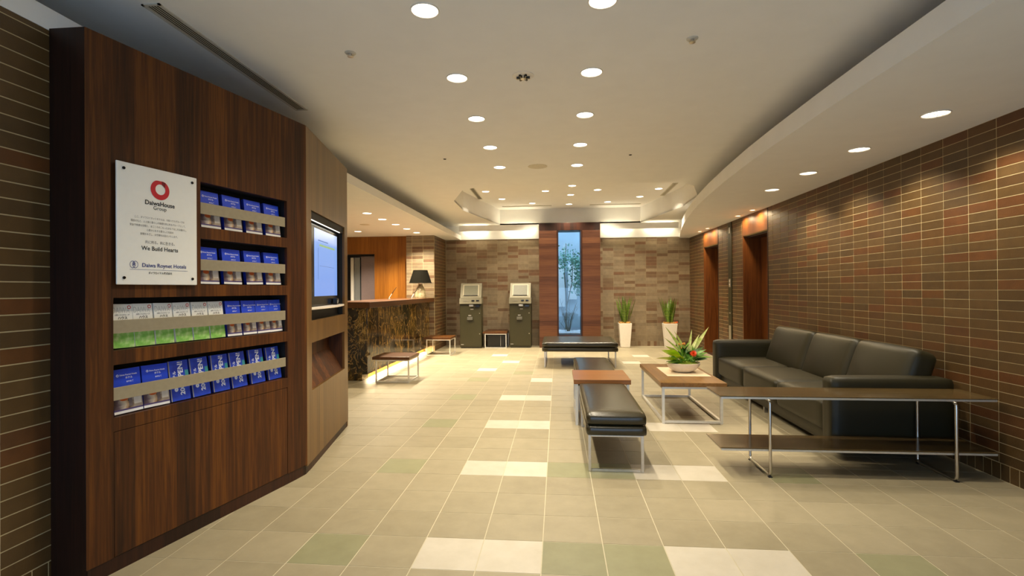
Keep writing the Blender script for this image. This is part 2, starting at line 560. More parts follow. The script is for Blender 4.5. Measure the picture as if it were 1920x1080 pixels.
def tag(o, label=None, cat=None, group=None, kind=None):
    if label:
        o['label'] = label
    if cat:
        o['category'] = cat
    if group:
        o['group'] = group
    if kind:
        o['kind'] = kind
    return o


def thing(name, label, cat, loc=(0, 0, 0), rz=0.0, group=None):
    o = bpy.data.objects.new(name, None)
    o.empty_display_size = 0.1
    COL.objects.link(o)
    o.location = loc
    o.rotation_euler = (0, 0, rz)
    return tag(o, label, cat, group)


def struct(name, o=None):
    if o is None:
        o = bpy.data.objects.new(name, None)
        o.empty_display_size = 0.1
        COL.objects.link(o)
    o['kind'] = 'structure'
    return o


def dup(o, loc=None, rz=None, label=None, group=None):
    r = o.copy()
    COL.objects.link(r)
    if loc is not None:
        r.location = loc
    if rz is not None:
        r.rotation_euler = (0, 0, rz)
    if label:
        r['label'] = label
    if group:
        r['group'] = group
    for ch in o.children:
        c = ch.copy()
        COL.objects.link(c)
        c.parent = r
        for g in ch.children:
            d = g.copy()
            COL.objects.link(d)
            d.parent = c
    return r


def soft_box(lx, ly, lz, r, nx=8, ny=8, nz=4, bulge=(0, 0, 0)):
    """rounded cushion block centred on the origin; bulge swells each pair of faces"""
    bm = bmesh.new()
    hx, hy, hz = lx / 2, ly / 2, lz / 2
    idx = {}

    def vert(i, j, k):
        key = (i, j, k)
        if key not in idx:
            p = Vector((hx * (2 * i / nx - 1), hy * (2 * j / ny - 1), hz * (2 * k / nz - 1)))
            q = Vector((max(-hx + r, min(hx - r, p.x)), max(-hy + r, min(hy - r, p.y)), max(-hz + r, min(hz - r, p.z))))
            d = p - q
            if d.length > 1e-6:
                p = q + d.normalized() * r
            u, v, w = p.x / hx, p.y / hy, p.z / hz
            p.x += bulge[0] * u * (1 - v * v) * (1 - w * w)
            p.y += bulge[1] * v * (1 - u * u) * (1 - w * w)
            p.z += bulge[2] * w * (1 - u * u) * (1 - v * v)
            idx[key] = bm.verts.new(p)
        return idx[key]
    for i in range(nx):
        for j in range(ny):
            bm.faces.new((vert(i, j, nz), vert(i + 1, j, nz), vert(i + 1, j + 1, nz), vert(i, j + 1, nz)))
            bm.faces.new((vert(i, j, 0), vert(i, j + 1, 0), vert(i + 1, j + 1, 0), vert(i + 1, j, 0)))
    for i in range(nx):
        for k in range(nz):
            bm.faces.new((vert(i, 0, k), vert(i + 1, 0, k), vert(i + 1, 0, k + 1), vert(i, 0, k + 1)))
            bm.faces.new((vert(i, ny, k), vert(i, ny, k + 1), vert(i + 1, ny, k + 1), vert(i + 1, ny, k)))
    for j in range(ny):
        for k in range(nz):
            bm.faces.new((vert(0, j, k), vert(0, j, k + 1), vert(0, j + 1, k + 1), vert(0, j + 1, k)))
            bm.faces.new((vert(nx, j, k), vert(nx, j + 1, k), vert(nx, j + 1, k + 1), vert(nx, j, k + 1)))
    me = bpy.data.meshes.new('cushion')
    bm.to_mesh(me)
    bm.free()
    me.polygons.foreach_set('use_smooth', [True] * len(me.polygons))
    return me


def leaf(length, width, bend=0.3, fold=0.15, seg=6, peak=0.4):
    """blade from the origin along +z, bending towards +y; width along x; two-sided thin blade with a folded midrib"""
    vs, fs = [], []
    for i in range(seg + 1):
        t = i / seg
        a = bend * t
        y = length * (math.sin(a * 0.5) * t)
        z = length * t * math.cos(a * 0.6)
        w = width * 0.5 * (math.sin(PI * min(1, t / (2 * peak))) if t < peak else math.cos(PI / 2 * (t - peak) / (1 - peak)))
        w = max(w, width * 0.06 if i < seg else 0.0005)
        vs += [(-w, y - w * fold, z), (0, y, z), (w, y - w * fold, z)]
    for i in range(seg):
        b = 3 * i
        fs += [(b, b + 1, b + 4, b + 3), (b + 1, b + 2, b + 5, b + 4)]
    return vs, fs


def leaf_mesh(name, mat, *a, **k):
    vs, fs = leaf(*a, **k)
    me = bpy.data.meshes.new(name)
    me.from_pydata(vs, [], fs)
    me.materials.append(M[mat])
    me.polygons.foreach_set('use_smooth', [True] * len(me.polygons))
    return me


_TXT = {}


def text_mesh(s, size, mat, align='CENTER', bold=0.0, sx=1.0, depth=0.0004):
    """flat lettering as a mesh, standing in the local xz plane and read from -y"""
    key = (s, size, mat, align, bold, sx)
    if key in _TXT:
        return _TXT[key]
    c = bpy.data.curves.new('lettering', 'FONT')
    c.body = s
    c.size = size
    c.align_x = align
    c.align_y = 'CENTER'
    c.offset = bold
    c.resolution_u = 3
    o = bpy.data.objects.new('lettering', c)
    COL.objects.link(o)
    dg = bpy.context.evaluated_depsgraph_get()
    me = bpy.data.meshes.new_from_object(o.evaluated_get(dg))
    bpy.data.objects.remove(o)
    bpy.data.curves.remove(c)
    me.transform(Matrix.Rotation(PI / 2, 4, 'X') @ Matrix.Diagonal((sx, 1, 1, 1)))
    me.materials.clear()
    me.materials.append(M[mat])
    me.name = 'lettering'
    _TXT[key] = me
    return me


# lettering meshes are made first, while the scene is still nearly empty
T_GROUP = [
    ('DaiwaHouse', 0.030, 'ink_black', 'CENTER', 0.0006, 1.0, (0.3275, 1.7125)),
    ('Group', 0.026, 'ink_black', 'CENTER', 0.0, 1.0, (0.3265, 1.690)),
    ('ここ、ダイワロイネットホテルは、大和ハウスグループの', 0.0118, 'ink_grey', 'CENTER', 0.0001, 0.85, (0.329, 1.637)),
    ('理念のもと、人と街と暮らしの価値を共に創るグループとして、', 0.0118, 'ink_grey', 'CENTER', 0.0001, 0.85, (0.327, 1.617)),
    ('安全で快適な空間と、まごころのこもったおもてなしをお届けし、', 0.0118, 'ink_grey', 'CENTER', 0.0001, 0.85, (0.327, 1.597)),
    ('心豊かに生きる暮らしと社会の', 0.0118, 'ink_grey', 'CENTER', 0.0001, 0.85, (0.328, 1.578)),
    ('実現をめざし、お客様をお迎えいたします。', 0.0118, 'ink_grey', 'CENTER', 0.0001, 0.85, (0.327, 1.558)),
    ('共に創る。共に生きる。', 0.0165, 'ink_grey', 'CENTER', 0.0002, 0.9, (0.332, 1.520)),
    ('We Build Hearts', 0.0285, 'ink_black', 'CENTER', 0.0003, 0.98, (0.328, 1.490)),
    ('Daiwa Roynet Hotels', 0.0265, 'ink_blue', 'CENTER', 0.0003, 1.02, (0.352, 1.408)),
    ('ダイワロイヤル株式会社', 0.0125, 'ink_black', 'CENTER', 0.0002, 0.9, (0.328, 1.371)),
]
T_SIGN = [(text_mesh(*t[:6]), t[6]) for t in T_GROUP]
T_BLUE1 = text_mesh('Daiwa Roynet Hotels', 0.0095, 'ink_white', 'LEFT', 0.0002)
T_BLUE2 = text_mesh('ホテル', 0.0115, 'ink_white', 'CENTER', 0.0003)
T_BLUE3 = text_mesh('ホテルズ', 0.0085, 'ink_white', 'CENTER', 0.0003)
T_WHITE1 = text_mesh('DAIWA', 0.040, 'ink_pale', 'CENTER', 0.0, 0.62)
T_WHITE2 = text_mesh('大和ハウスグループ', 0.0085, 'ink_black', 'CENTER', 0.0002, 0.9)
T_WHITE3 = text_mesh('ハウス', 0.015, 'ink_black', 'CENTER', 0.0006)
T_OPEN = text_mesh('OPEN!', 0.040, 'ink_white', 'CENTER', 0.0012)
T_2000 = text_mesh('2009', 0.036, 'ink_white', 'CENTER', 0.0012)
T_TOWN = text_mesh('ホテル', 0.020, 'ink_white', 'CENTER', 0.0006)

# ------------------------------------------------------------------ room constants
XR, XL, YB, YF = 2.92, -2.213, 11.70, -1.6
PX, PY = -2.58, 10.60          # corner of the brick pier by the desk
Z_MAIN, Z_REC, Z_SR, Z_SL = 2.75, 3.10, 2.405, 2.43
BW, BH = 0.2385, 0.0675      # brick module
TX0, TY0, T = -0.0838, 2.616, 0.30

# ------------------------------------------------------------------ floor
floor = struct('floor', MB().box(-6.2, XR + 0.5, YF, YB + 0.2, -0.12, -0.0012).build('floor', 'floor_grout'))
light_t = {(-2, -1), (-1, -1), (2, -1), (3, -1), (-2, 3), (-1, 3), (2, 3), (3, 3), (-2, 7), (-1, 7), (3, 7), (4, 7), (-2, 11), (-1, 11),
           (-1, 15), (-4, 18), (-3, 21), (-4, 24), (5, 24), (4, 21), (-2, -5), (-1, -5)}
green_t = {(0, -1), (1, -1), (5, -1), (-4, -1), (0, 3), (1, 3), (5, 3), (-4, 3), (-4, 7), (-4, 11), (-4, 15), (-2, 17)}
tm = {k: MB().box(0.0026, T - 0.0026, 0.0026, T - 0.0026, -0.006, 0.0).mesh('tile', k) for k in ('tile', 'tile_light', 'tile_green')}
cells = []
for i in range(-20, 10):
    for j in range(-14, 31):
        x, y = TX0 + i * T, TY0 + j * T
        if y + T > YB + 0.02 or x > XR - 0.02:
            continue
        if y < 0.4 and not -8 < i < 12:
            continue
        cells.append((i, j, x, y))


def tile_rank(c):
    i, j, x, y = c
    cx, cy = x + T / 2, y + T / 2
    seen = cy > 2.0 and abs((cx + 0.0885 * cy) / cy) < 1.06
    seen = seen and not (cx < -1.72 and cy < 3.5) and not (cx < -2.0 and cy < 5)
    return (0 if seen else 1, cy)


cells.sort(key=tile_rank)
rest = {k: MB() for k in tm}
for n, (i, j, x, y) in enumerate(cells):
    k = 'tile_light' if (i, j) in light_t else 'tile_green' if (i, j) in green_t else 'tile'
    if n < 300:
        o = bpy.data.objects.new('tile', tm[k])
        COL.objects.link(o)
        o.parent = floor
        o.location = (x, y, 0)
    else:
        rest[k].box(x + 0.002, min(x + T - 0.002, XR), y + 0.002, min(y + T - 0.002, YB), -0.006, 0.0)
allrest = MB()
for q, k in enumerate(('tile', 'tile_light', 'tile_green')):
    allrest.cur = q
    allrest.add(rest[k].v, rest[k].f)
allrest.build('tile_field', ['tile', 'tile_light', 'tile_green'], floor)['kind'] = 'stuff'

# ------------------------------------------------------------------ brick walls
B_LONG = MB().box(0.003, BW - 0.003, 0.0, 0.02, 0.003, BH - 0.003)   # face at y=0 looking to -y
GJ, PROUD = 0.0032, 0.0018        # half joint, how far a brick stands proud of the mortar
brick_me = {m: MB().box(GJ, BW - GJ, 0.0, 0.02, GJ * 0.8, BH - GJ * 0.8).mesh('brick', m) for m in ('brick', 'brick_back')}


def brick_wall(parent, mat, origin, rz, u0, nu, u_lo, u_hi, holes, rank, n_parts, z_top=2.43, soldier=True):
    """stack-bonded courses along local x from u0; holes are (u_from, u_to, z_from, z_to), whole bricks become parts"""
    rot = Matrix.Translation(origin) @ Matrix.Rotation(rz, 4, 'Z')
    restb = MB(rot)

    def clip(a, b, z0, z1):
        spans = [(max(a, u_lo), min(b, u_hi))]
        for h in holes:
            if h[2] < z1 - 0.01 and h[3] > z0 + 0.01:
                spans = [q for p in spans for q in ((p[0], min(p[1], h[0])), (max(p[0], h[1]), p[1]))]
        return [p for p in spans if p[1] - p[0] > 0.012]
    todo = []
    for c in range(nu):
        for k in range(35):
            u, z = u0 + c * BW, 0.110 + k * BH
            zt_ = min(z + BH, z_top)
            if zt_ - z < 0.008:
                continue
            sp = clip(u, u + BW, z, zt_)
            if len(sp) == 1 and sp[0] == (u, u + BW) and zt_ == z + BH:
                todo.append((rank(u, z), u, z))
            else:
                for a, b in sp:
                    restb.box(a + (GJ if a == u else 0), b - (GJ if b == u + BW else 0), 0, 0.02, z + GJ * 0.8, zt_ - (GJ * 0.8 if zt_ == z + BH else 0))
    todo.sort()
    for n, (_, u, z) in enumerate(todo):
        d = random.uniform(-0.0005, 0.0005)
        if n < n_parts:
            o = bpy.data.objects.new('brick', brick_me[mat])
            COL.objects.link(o)
            o.parent = parent
            o.matrix_local = rot @ Matrix.Translation((u, d, z))
        else:
            restb.box(u + GJ, u + BW - GJ, d, 0.02, z + GJ * 0.8, z + BH - GJ * 0.8)
    if restb.v:
        restb.build('brick_courses', mat, parent)['kind'] = 'stuff'
    if soldier:
        sb = MB(rot)
        u = u0
        while u < u0 + nu * BW - 0.01:
            for a, b in clip(u, u + 0.07, 0.0, 0.1):
                sb.box(a + 0.003, b - 0.003, 0, 0.02, 0.002, 0.107)
            u += 0.07
        sb.build('base_course', mat, parent)['kind'] = 'stuff'


# right wall, face at x = XR looking to -x; local x runs towards -y (from far to near)
E1, E2 = (7.44, 8.42), (9.66, 10.60)     # lift openings
wr = struct('wall_right')
bk = MB()
for y0, y1, z0, z1 in ((YF, E1[0], 0, 3.2), (E1[0], E1[1], 2.10, 3.2), (E1[1], E2[0], 0, 3.2), (E2[0], E2[1], 2.10, 3.2), (E2[1], YB + 0.2, 0, 3.2)):
    bk.box(XR + PROUD, XR + 0.12, y0, y1, z0 - 0.004, z1)
bk.build('mortar', 'grout', wr)
Y0R = 3.697 - 7 * BW


def to_y(u):
    return YB - u


nR = 41
u_first = YB - (Y0R + nR * BW)
brick_wall(wr, 'brick', (XR, YB, 0), -PI / 2, u_first, nR, 0.0, YB - Y0R,
           [(YB - e[1] + 0.004, YB - e[0] + 0.008, 0, 3) for e in (E1, E2)],
           lambda u, z: (0 if to_y(u) > 3.35 else 1, to_y(u)), 300, z_top=Z_SR)

# left brick wall by the entrance, face at x = XL looking to +x
wl = struct('wall_left')
MB().box(XL - 0.12, XL - PROUD, YF, 4.70, -0.004, 2.429).build('mortar', 'grout', wl)
brick_wall(wl, 'brick', (XL, 0, 0), PI / 2, 1.854 - 3 * BW, 4, -9, 9, [], lambda u, z: -u, 300, z_top=2.428)

# back wall, face at y = YB looking to -y ; window column hides x -0.40 .. 0.92
WX0, WX1, WZ0, WZ1 = 0.02, 0.505, 0.27, 2.72
wb = struct('wall_back')
bk = MB()
for x0, x1, z0, z1 in ((-6.2, WX0, 0, 3.3), (WX1, XR + 0.5, 0, 3.3), (WX0, WX1, 0, WZ0), (WX0, WX1, WZ1, 3.3)):
    bk.box(x0, x1, YB + PROUD, YB + 0.12, z0 - 0.004, z1)
bk.build('mortar', 'grout_dark', wb)
nb = 23
xb0 = XR - nb * BW
brick_wall(wb, 'brick_back', (0, YB, 0), 0, xb0, nb + 1, PX, XR, [(-0.404, 0.924, 0, 3)],
           lambda u, z: (0 if u > 0.9 else 1, u if u > 0.9 else -u), 300, z_top=2.43)
MB().box(-2.6, WX0 - 0.001, YB - 0.012, YB + 0.004, 2.432, 2.80).box(WX1 + 0.001, XR, YB - 0.012, YB + 0.004, 2.432, 2.80).build('upper_wall', 'white', wb)

# brick pier at the end of the reception desk and the honey wood wall behind the desk
wp = struct('wall_reception')
MB().box(-3.18, PX - PROUD, PY + PROUD, YB, -0.004, 2.43).build('mortar', 'grout', wp)
brick_wall(wp, 'brick_back', (0, PY, 0), 0, PX - 3 * BW, 3, -3.178, PX, [], lambda u, z: -z, 80, z_top=2.43, soldier=False)
brick_wall(wp, 'brick', (PX, 0, 0), PI / 2, PY + 0.02, 5, PY + 0.02, YB, [], lambda u, z: u, 136, z_top=2.43)
DX0, DX1, DZ = -4.62, -3.90, 2.06
hw = MB()
for x0, x1, z0, z1 in ((-6.2, DX0, 0, 2.43), (DX1, -3.18, 0, 2.43), (DX0, DX1, DZ, 2.43)):
    hw.box(x0, x1, 10.68, 10.80, z0, z1)
hw.build('wood_cladding', 'honey_wood', wp)
# back room seen through the doorway
MB().box(-6.2, -3.18, 11.66, 11.695, 0, 2.43).build('back_room_wall', 'grey_blue', wp)
d3 = struct('door_3')
MB().box(-4.26, -3.905, 10.84, 10.88, 0.01, 2.02).build('door_leaf', 'grey_panel', d3, bevel=0.003)
MB().box(-4.43, -4.31, 10.90, 10.99, 0.0, 2.0).build('door_post', 'grey_blue', d3, bevel=0.003)
MB().box(-4.52, -4.455, 10.90, 10.96, 0.0, 2.0).build('door_trim', 'paper_white', d3, bevel=0.003)  # white bar standing in for the strip of light beyond the doorway
MB().box(DX0, DX1, 10.802, 10.86, DZ - 0.01, DZ + 0.1).build('door_head', 'black', d3)
# rest of the reception bay
wx = struct('wall_side')
MB().box(-6.2, -6.08, 4.58, YB, 0, 2.43).build('plaster', 'white', wx)
MB().box(-6.2, XL - 0.12, 4.58, 4.70, 0, 2.43).build('plaster', 'white', wx)
# unseen wall behind the viewer; low opening shaped to send daylight up the ceiling
wf = struct('wall_front')
bk = MB()
for x0, x1, z0, z1 in ((-3.05, -1.9, 0, 3.2), (2.3, XR + 0.12, 0, 3.2), (-1.9, 2.3, 1.35, 3.2)):
    bk.box(x0, x1, YF - 0.12, YF, z0, z1)
bk.build('plaster', 'white', wf)

# ------------------------------------------------------------------ ceilings
OCT = [(-1.10, 7.25), (1.70, 7.25), (1.95, 7.55), (2.22, 8.37), (2.24, 9.4), (1.84, 11.62), (-1.30, 11.62), (-1.73, 9.4), (-1.70, 8.37), (-1.40, 7.5)]


def slab_with_hole(name, outer, hole, z0, z1, mat):
    bm = bmesh.new()
    rings = []
    for poly in (outer, hole):
        vs = [bm.verts.new((x, y, z0)) for x, y in poly]
        for a, b in zip(vs, vs[1:] + vs[:1]):
            bm.edges.new((a, b))
        rings.append(vs)
    bmesh.ops.triangle_fill(bm, use_beauty=True, use_dissolve=False, edges=bm.edges[:])
    faces = bm.faces[:]
    r = bmesh.ops.extrude_face_region(bm, geom=faces)
    up = [g for g in r['geom'] if isinstance(g, bmesh.types.BMVert)]
    bmesh.ops.translate(bm, verts=up, vec=(0, 0, z1 - z0))
    bmesh.ops.recalc_face_normals(bm, faces=bm.faces[:])
    me = bpy.data.meshes.new(name)
    bm.to_mesh(me)
    bm.free()
    me.materials.append(M[mat])
    return me


ceil = struct('ceiling')
obj('main_ceiling', slab_with_hole('main_ceiling', [(-3.0, YF), (3.1, YF), (3.1, YB - 0.012), (-3.0, YB - 0.012)], OCT, Z_MAIN, Z_MAIN + 0.03, 'white'), ceil)
rw = MB()
no = len(OCT)
for k in range(no):
    (x0, y0), (x1, y1) = OCT[k], OCT[(k + 1) % no]
    rw.quad((x0, y0, Z_MAIN + 0.0), (x0, y0, Z_REC), (x1, y1, Z_REC), (x1, y1, Z_MAIN + 0.0))
rw.build('recess_side', 'white', ceil)
MB().prism([(-2.2, 7.0), (2.7, 7.0), (2.7, 11.69), (-2.2, 11.69)], Z_REC, Z_REC + 0.04).build('recess_top', 'white', ceil)
# left soffit: underside, riser and the void behind it
ls = MB()
ls.prism([(-6.2, 4.65), (XL - 0.02, 4.65), (XL - 0.02, YB), (-6.2, YB)], Z_SL, Z_SL + 0.02)
ls.prism([(-3.05, YF), (XL - 0.02, YF), (XL - 0.02, 4.65), (-3.05, 4.65)], Z_SL, Z_SL + 0.02)
ls.box(XL - 0.02, XL, YF, YB, Z_SL, 2.528)
ls.build('soffit_left', 'white', ceil)
MB().box(-3.05, -3.0, YF, YB, Z_SL + 0.01, 2.80).build('cove_back_left', 'white', ceil)
# right soffit with the sweeping edge
CUR = [(1.75, YF), (1.735, 0.5), (1.72, 2.2), (1.70, 2.9), (1.695, 3.5), (1.70, 4.2), (1.715, 4.8), (1.76, 5.6), (1.82, 6.4), (1.89, 7.1), (1.98, 7.8),
       (2.08, 8.5), (2.18, 9.1), (2.29, 9.7), (2.41, 10.3), (2.53, 10.9), (2.62, 11.3), (2.70, YB)]
rs = MB()
nc = len(CUR)
vs = [(x, y, Z_SR) for x, y in CUR] + [(XR + 0.1, y, Z_SR) for x, y in CUR]
rs.add(vs, [(k, nc + k, nc + k + 1, k + 1) for k in range(nc - 1)])
vs = [(x, y, Z_SR + 0.02) for x, y in CUR] + [(XR + 0.1, y, Z_SR + 0.02) for x, y in CUR]
rs.add(vs, [(k, k + 1, nc + k + 1, nc + k) for k in range(nc - 1)])
rs.build('soffit_right', 'white', ceil)
rr = MB()
vs = [(x, y, Z_SR) for x, y in CUR] + [(x, y, 2.545) for x, y in CUR] + [(x + 0.02, y, 2.545) for x, y in CUR] + [(x + 0.02, y, Z_SR + 0.02) for x, y in CUR]
fs = []
for q in range(3):
    fs += [(q * nc + k, q * nc + k + 1, (q + 1) * nc + k + 1, (q + 1) * nc + k) for k in range(nc - 1)]
rr.add(vs, fs)
rr.build('soffit_edge', 'white', ceil, smooth=50)
# hanging valance in front of the cove lamps on the back wall
fa = MB()
fa.box(-2.19, -0.435, 11.33, 11.345, 2.585, 2.715)
fa.box(0.955, 2.60, 11.33, 11.345, 2.585, 2.715)
fa.build('valance', 'white', ceil, bevel=0.003)
MB().box(XL - 0.9, XR + 0.1, YB - 0.004, YB + 0.006, 2.79, 2.9).build('ceiling_closure', 'white', ceil)

# cove lamps behind the valance
for k, (x0, x1) in enumerate(((-2.10, -1.62), (-1.18, -0.52), (1.03, 1.62), (1.98, 2.52))):
    t = thing('cove_lamp', ['strip lamp hidden above the far left brick wall corner', 'strip lamp hidden behind the valance left of the window column',
                            'strip lamp hidden behind the valance right of the window column', 'strip lamp hidden above the far right brick wall corner'][k],
              'lamp', ((x0 + x1) / 2, 11.59, 2.655), group='strip lamps above the back wall')
    h = (x1 - x0) / 2
    c = MB(Matrix.Rotation(PI / 2, 4, 'Y'))
    c.lathe([(0.013, -h), (0.013, h)], 10)
    c.build('tube', 'tube', t, smooth=40)
    MB().box(-h - 0.03, -h, -0.02, 0.02, -0.02, 0.03).build('lamp_holder', 'white_gloss', t)
    MB().box(h, h + 0.03, -0.02, 0.02, -0.02, 0.03).build('lamp_holder', 'white_gloss', t)

# ------------------------------------------------------------------ ceiling fittings
ORD = ['first', 'second', 'third', 'fourth', 'fifth', 'sixth', 'seventh', 'eighth', 'ninth', 'tenth', 'eleventh']


def ring_mesh(r, w, h):
    b = MB()
    b.lathe([(r - w, 0.012), (r - w, -0.001), (r - w * 0.7, -h), (r - w * 0.2, -h), (r, -0.001), (r, 0.012)], 28, caps=False)
    return b.mesh('trim_ring', 'white_gloss', 45)


def lens_mesh(r, mat, z):
    b = MB()
    b.lathe([(r, z), (r * 0.96, z - 0.0015), (0.001, z - 0.002)], 28, caps=False)
    return b.mesh('lamp_lens', mat, 60)


def downlight_kit(r, w, mat):
    return ring_mesh(r, w, 0.006), lens_mesh(r - w, mat, -0.0005)


KIT_MAIN = downlight_kit(0.076, 0.009, 'lens')
KIT_RING = downlight_kit(0.072, 0.008, 'lens')
KIT_SOFF = downlight_kit(0.082, 0.008, 'lens_soft')
KIT_ACC = downlight_kit(0.04, 0.006, 'lens_amber')


def lamp_data(name, power, col, size, blend, rad):
    l = bpy.data.lights.new(name, 'SPOT')
    l.energy = power
    l.color = col
    l.spot_size = math.radians(size)
    l.spot_blend = blend
    l.shadow_soft_size = rad
    return l


L_MAIN = lamp_data('main_beam', P_MAIN, WARM, 132, 0.9, 0.05)
L_RING = lamp_data('ring_beam', P_RING, WARM, 116, 0.6, 0.05)
L_SOFF = lamp_data('soffit_beam', P_SOFFIT, WARM, 116, 0.6, 0.06)
L_ACC = lamp_data('accent_beam', P_ACCENT, AMBER, 168, 0.4, 0.04)
L_DESK = lamp_data('desk_beam', P_DESK, (1.0, 0.86, 0.64), 130, 0.6, 0.05)


def downlight(x, y, z, kit, ld, label, group, aim=0.0):
    t = thing('downlight', label, 'downlight', (x, y, z), group=group)
    obj('trim_ring', kit[0], t)
    obj('lamp_lens', kit[1], t)
    lo = bpy.data.objects.new('beam', ld)
    COL.objects.link(lo)
    lo.parent = t
    lo.location = (0, 0, -0.02)
    lo.rotation_euler = (0, aim, 0)
    return t


for side, x in (('left', -0.685), ('right', 0.237)):
    for k in range(5):
        y = [2.64, 3.506, 4.36, 5.255, 6.12][k]
        downlight(x, y, Z_MAIN, KIT_MAIN, L_MAIN, f'round white ceiling downlight, {ORD[k]} from the entrance in the {side} row of five', 'two rows of ceiling downlights')
ring_pts = [(-1.319, 9.427, 'at the left tip of the arc'), (-1.105, 10.243, 'second along the arc from its left tip'), (-0.524, 10.829, 'third along the arc from its left tip'),
            (0.254, 11.03, 'at the middle of the arc, nearest the window column'), (1.048, 10.85, 'third along the arc from its right tip'),
            (1.627, 10.313, 'second along the arc from its right tip'), (1.84, 9.535, 'at the right tip of the arc'),
            (-0.216, 9.509, 'left one of the inner diamond of four'), (0.739, 9.507, 'right one of the inner diamond of four'),
            (0.264, 9.076, 'front one of the inner diamond of four'), (0.26, 9.944, 'rear one of the inner diamond of four')]
for x, y, w in ring_pts:
    downlight(x, y, Z_REC, KIT_RING, L_RING, f'small downlight in the ceiling recess, {w}', 'downlights in the ceiling recess')
for k in range(4):
    downlight(2.453, 3.564 + 0.853 * k, Z_SR, KIT_SOFF, L_SOFF, f'soffit downlight above the sofa wall, {ORD[k]} from the entrance', 'downlights along the sofa wall soffit', aim=math.radians(-13))
for x, y, w in ((2.80, 7.671, 'above the near edge of the near lift'), (2.80, 8.263, 'above the far edge of the near lift'),
                (2.80, 9.90, 'above the near edge of the far lift'), (2.80, 10.42, 'above the far edge of the far lift')):
    downlight(x, y, Z_SR, KIT_ACC, L_ACC, f'small amber accent downlight {w}', 'amber downlights over the lifts')
for x, y, w in ((-2.814, 7.405, 'first along the row over the desk'), (-2.815, 8.07, 'second along the row over the desk'), (-2.81, 8.74, 'third along the row over the desk'),
                (-2.805, 9.39, 'fourth along the row over the desk'), (-2.80, 10.04, 'nearest the brick pier and table lamp'), (-3.862, 9.675, 'alone, in front of the doorway')):
    downlight(x, y, Z_SL, KIT_RING, L_DESK, f'downlight in the reception soffit, {w}', 'downlights over the reception desk')


def small_disc(name, x, y, z, r, mat, label, cat, core=None, group=None):
    t = thing(name, label, cat, (x, y, z), group=group)
    b = MB()
    b.lathe([(r, 0.004), (r, -0.003), (r * 0.85, -0.007), (0.002, -0.008)], 24, caps=False)
    b.build('cover_plate', mat, t, smooth=45)
    if core:
        core(t)
    return t


def sprinkler_core(t):
    b = MB()
    b.lathe([(0.010, -0.006), (0.010, -0.020), (0.018, -0.022), (0.018, -0.026), (0.004, -0.028)], 14)
    b.build('sprinkler_tip', 'chrome', t, smooth=40)


def detector_core(t):
    for a in range(6):
        b = MB(Matrix.Rotation(a * PI / 3, 4, 'Z'))
        b.box(0.020, 0.046, -0.006, 0.006, -0.022, -0.007)
        b.build('sensor_slot', 'black_gloss', t)
    b = MB()
    b.lathe([(0.022, -0.007), (0.020, -0.024), (0.004, -0.030)], 16)
    b.build('sensor_head', 'chrome', t, smooth=40)


for x, y, w in ((-1.267, 3.069, 'left of the front downlights'), (0.797, 3.096, 'right of the front downlights')):
    small_disc('sprinkler', x, y, Z_MAIN, 0.034, 'vent_frame', f'ceiling sprinkler with metal tip, {w}', 'sprinkler', sprinkler_core, 'ceiling sprinklers')
small_disc('smoke_detector', -0.227, 3.519, Z_MAIN, 0.075, 'white_gloss', 'round smoke detector with dark slots between the two downlight rows', 'smoke detector', detector_core)
for x, y, w in ((-1.252, 5.666, 'left of the fourth downlights'), (0.802, 5.715, 'right of the fourth downlights')):
    small_disc('sensor_dot', x, y, Z_MAIN, 0.016, 'duct', f'tiny dark sensor dot in the ceiling, {w}', 'sensor', group='tiny ceiling sensors')
small_disc('ceiling_speaker', -0.23, 6.135, Z_MAIN, 0.115, 'vent', 'flat grey round speaker grille between the farthest row downlights', 'speaker')
small_disc('ceiling_speaker', -3.344, 8.689, Z_SL, 0.085, 'vent', 'flat grey round speaker grille in the reception soffit', 'speaker')


def slot_vent(x, y, z, ln, w, rz, nslat, label):
    t = thing('slot_vent', label, 'vent', (x, y, z), rz, 'slot vents in the ceiling')
    b = MB()
    b.box(-ln / 2, ln / 2, -w / 2, -w / 2 + 0.012, -0.006, 0.004).box(-ln / 2, ln / 2, w / 2 - 0.012, w / 2, -0.006, 0.004)
    b.box(-ln / 2, -ln / 2 + 0.014, -w / 2, w / 2, -0.006, 0.004).box(ln / 2 - 0.014, ln / 2, -w / 2, w / 2, -0.006, 0.004)
    b.build('vent_frame', 'vent_frame', t)
    MB().box(-ln / 2 + 0.012, ln / 2 - 0.012, -w / 2 + 0.01, w / 2 - 0.01, -0.001, 0.003).build('duct_back', 'duct', t)
    for k in range(nslat):
        yy = -w / 2 + 0.012 + (w - 0.024) * (k + 0.5) / nslat
        s = MB(Matrix.Translation((0, yy, -0.003)) @ Matrix.Rotation(0.5, 4, 'X'))
        s.box(-ln / 2 + 0.012, ln / 2 - 0.012, -0.0045, 0.0045, -0.001, 0.001)
        s.build('slat', 'vent', t)
    return t


slot_vent(-2.06, 3.22, Z_MAIN, 1.56, 0.10, PI / 2, 5, 'long slatted slot vent in the ceiling above the brochure cabinet')
slot_vent(-1.53, 9.60, Z_REC, 1.2, 0.09, PI / 2 + 0.01, 3, 'short slot vent at the left side of the ceiling recess')
slot_vent(2.04, 9.65, Z_REC, 1.2, 0.09, PI / 2 - 0.01, 3, 'short slot vent at the right side of the ceiling recess')
slot_vent(-0.66, 11.18, Z_REC, 1.08, 0.08, 0, 3, 'slot vent along the far edge of the recess, left of the column')
slot_vent(1.24, 11.18, Z_REC, 1.08, 0.08, 0, 3, 'slot vent along the far edge of the recess, right of the column')

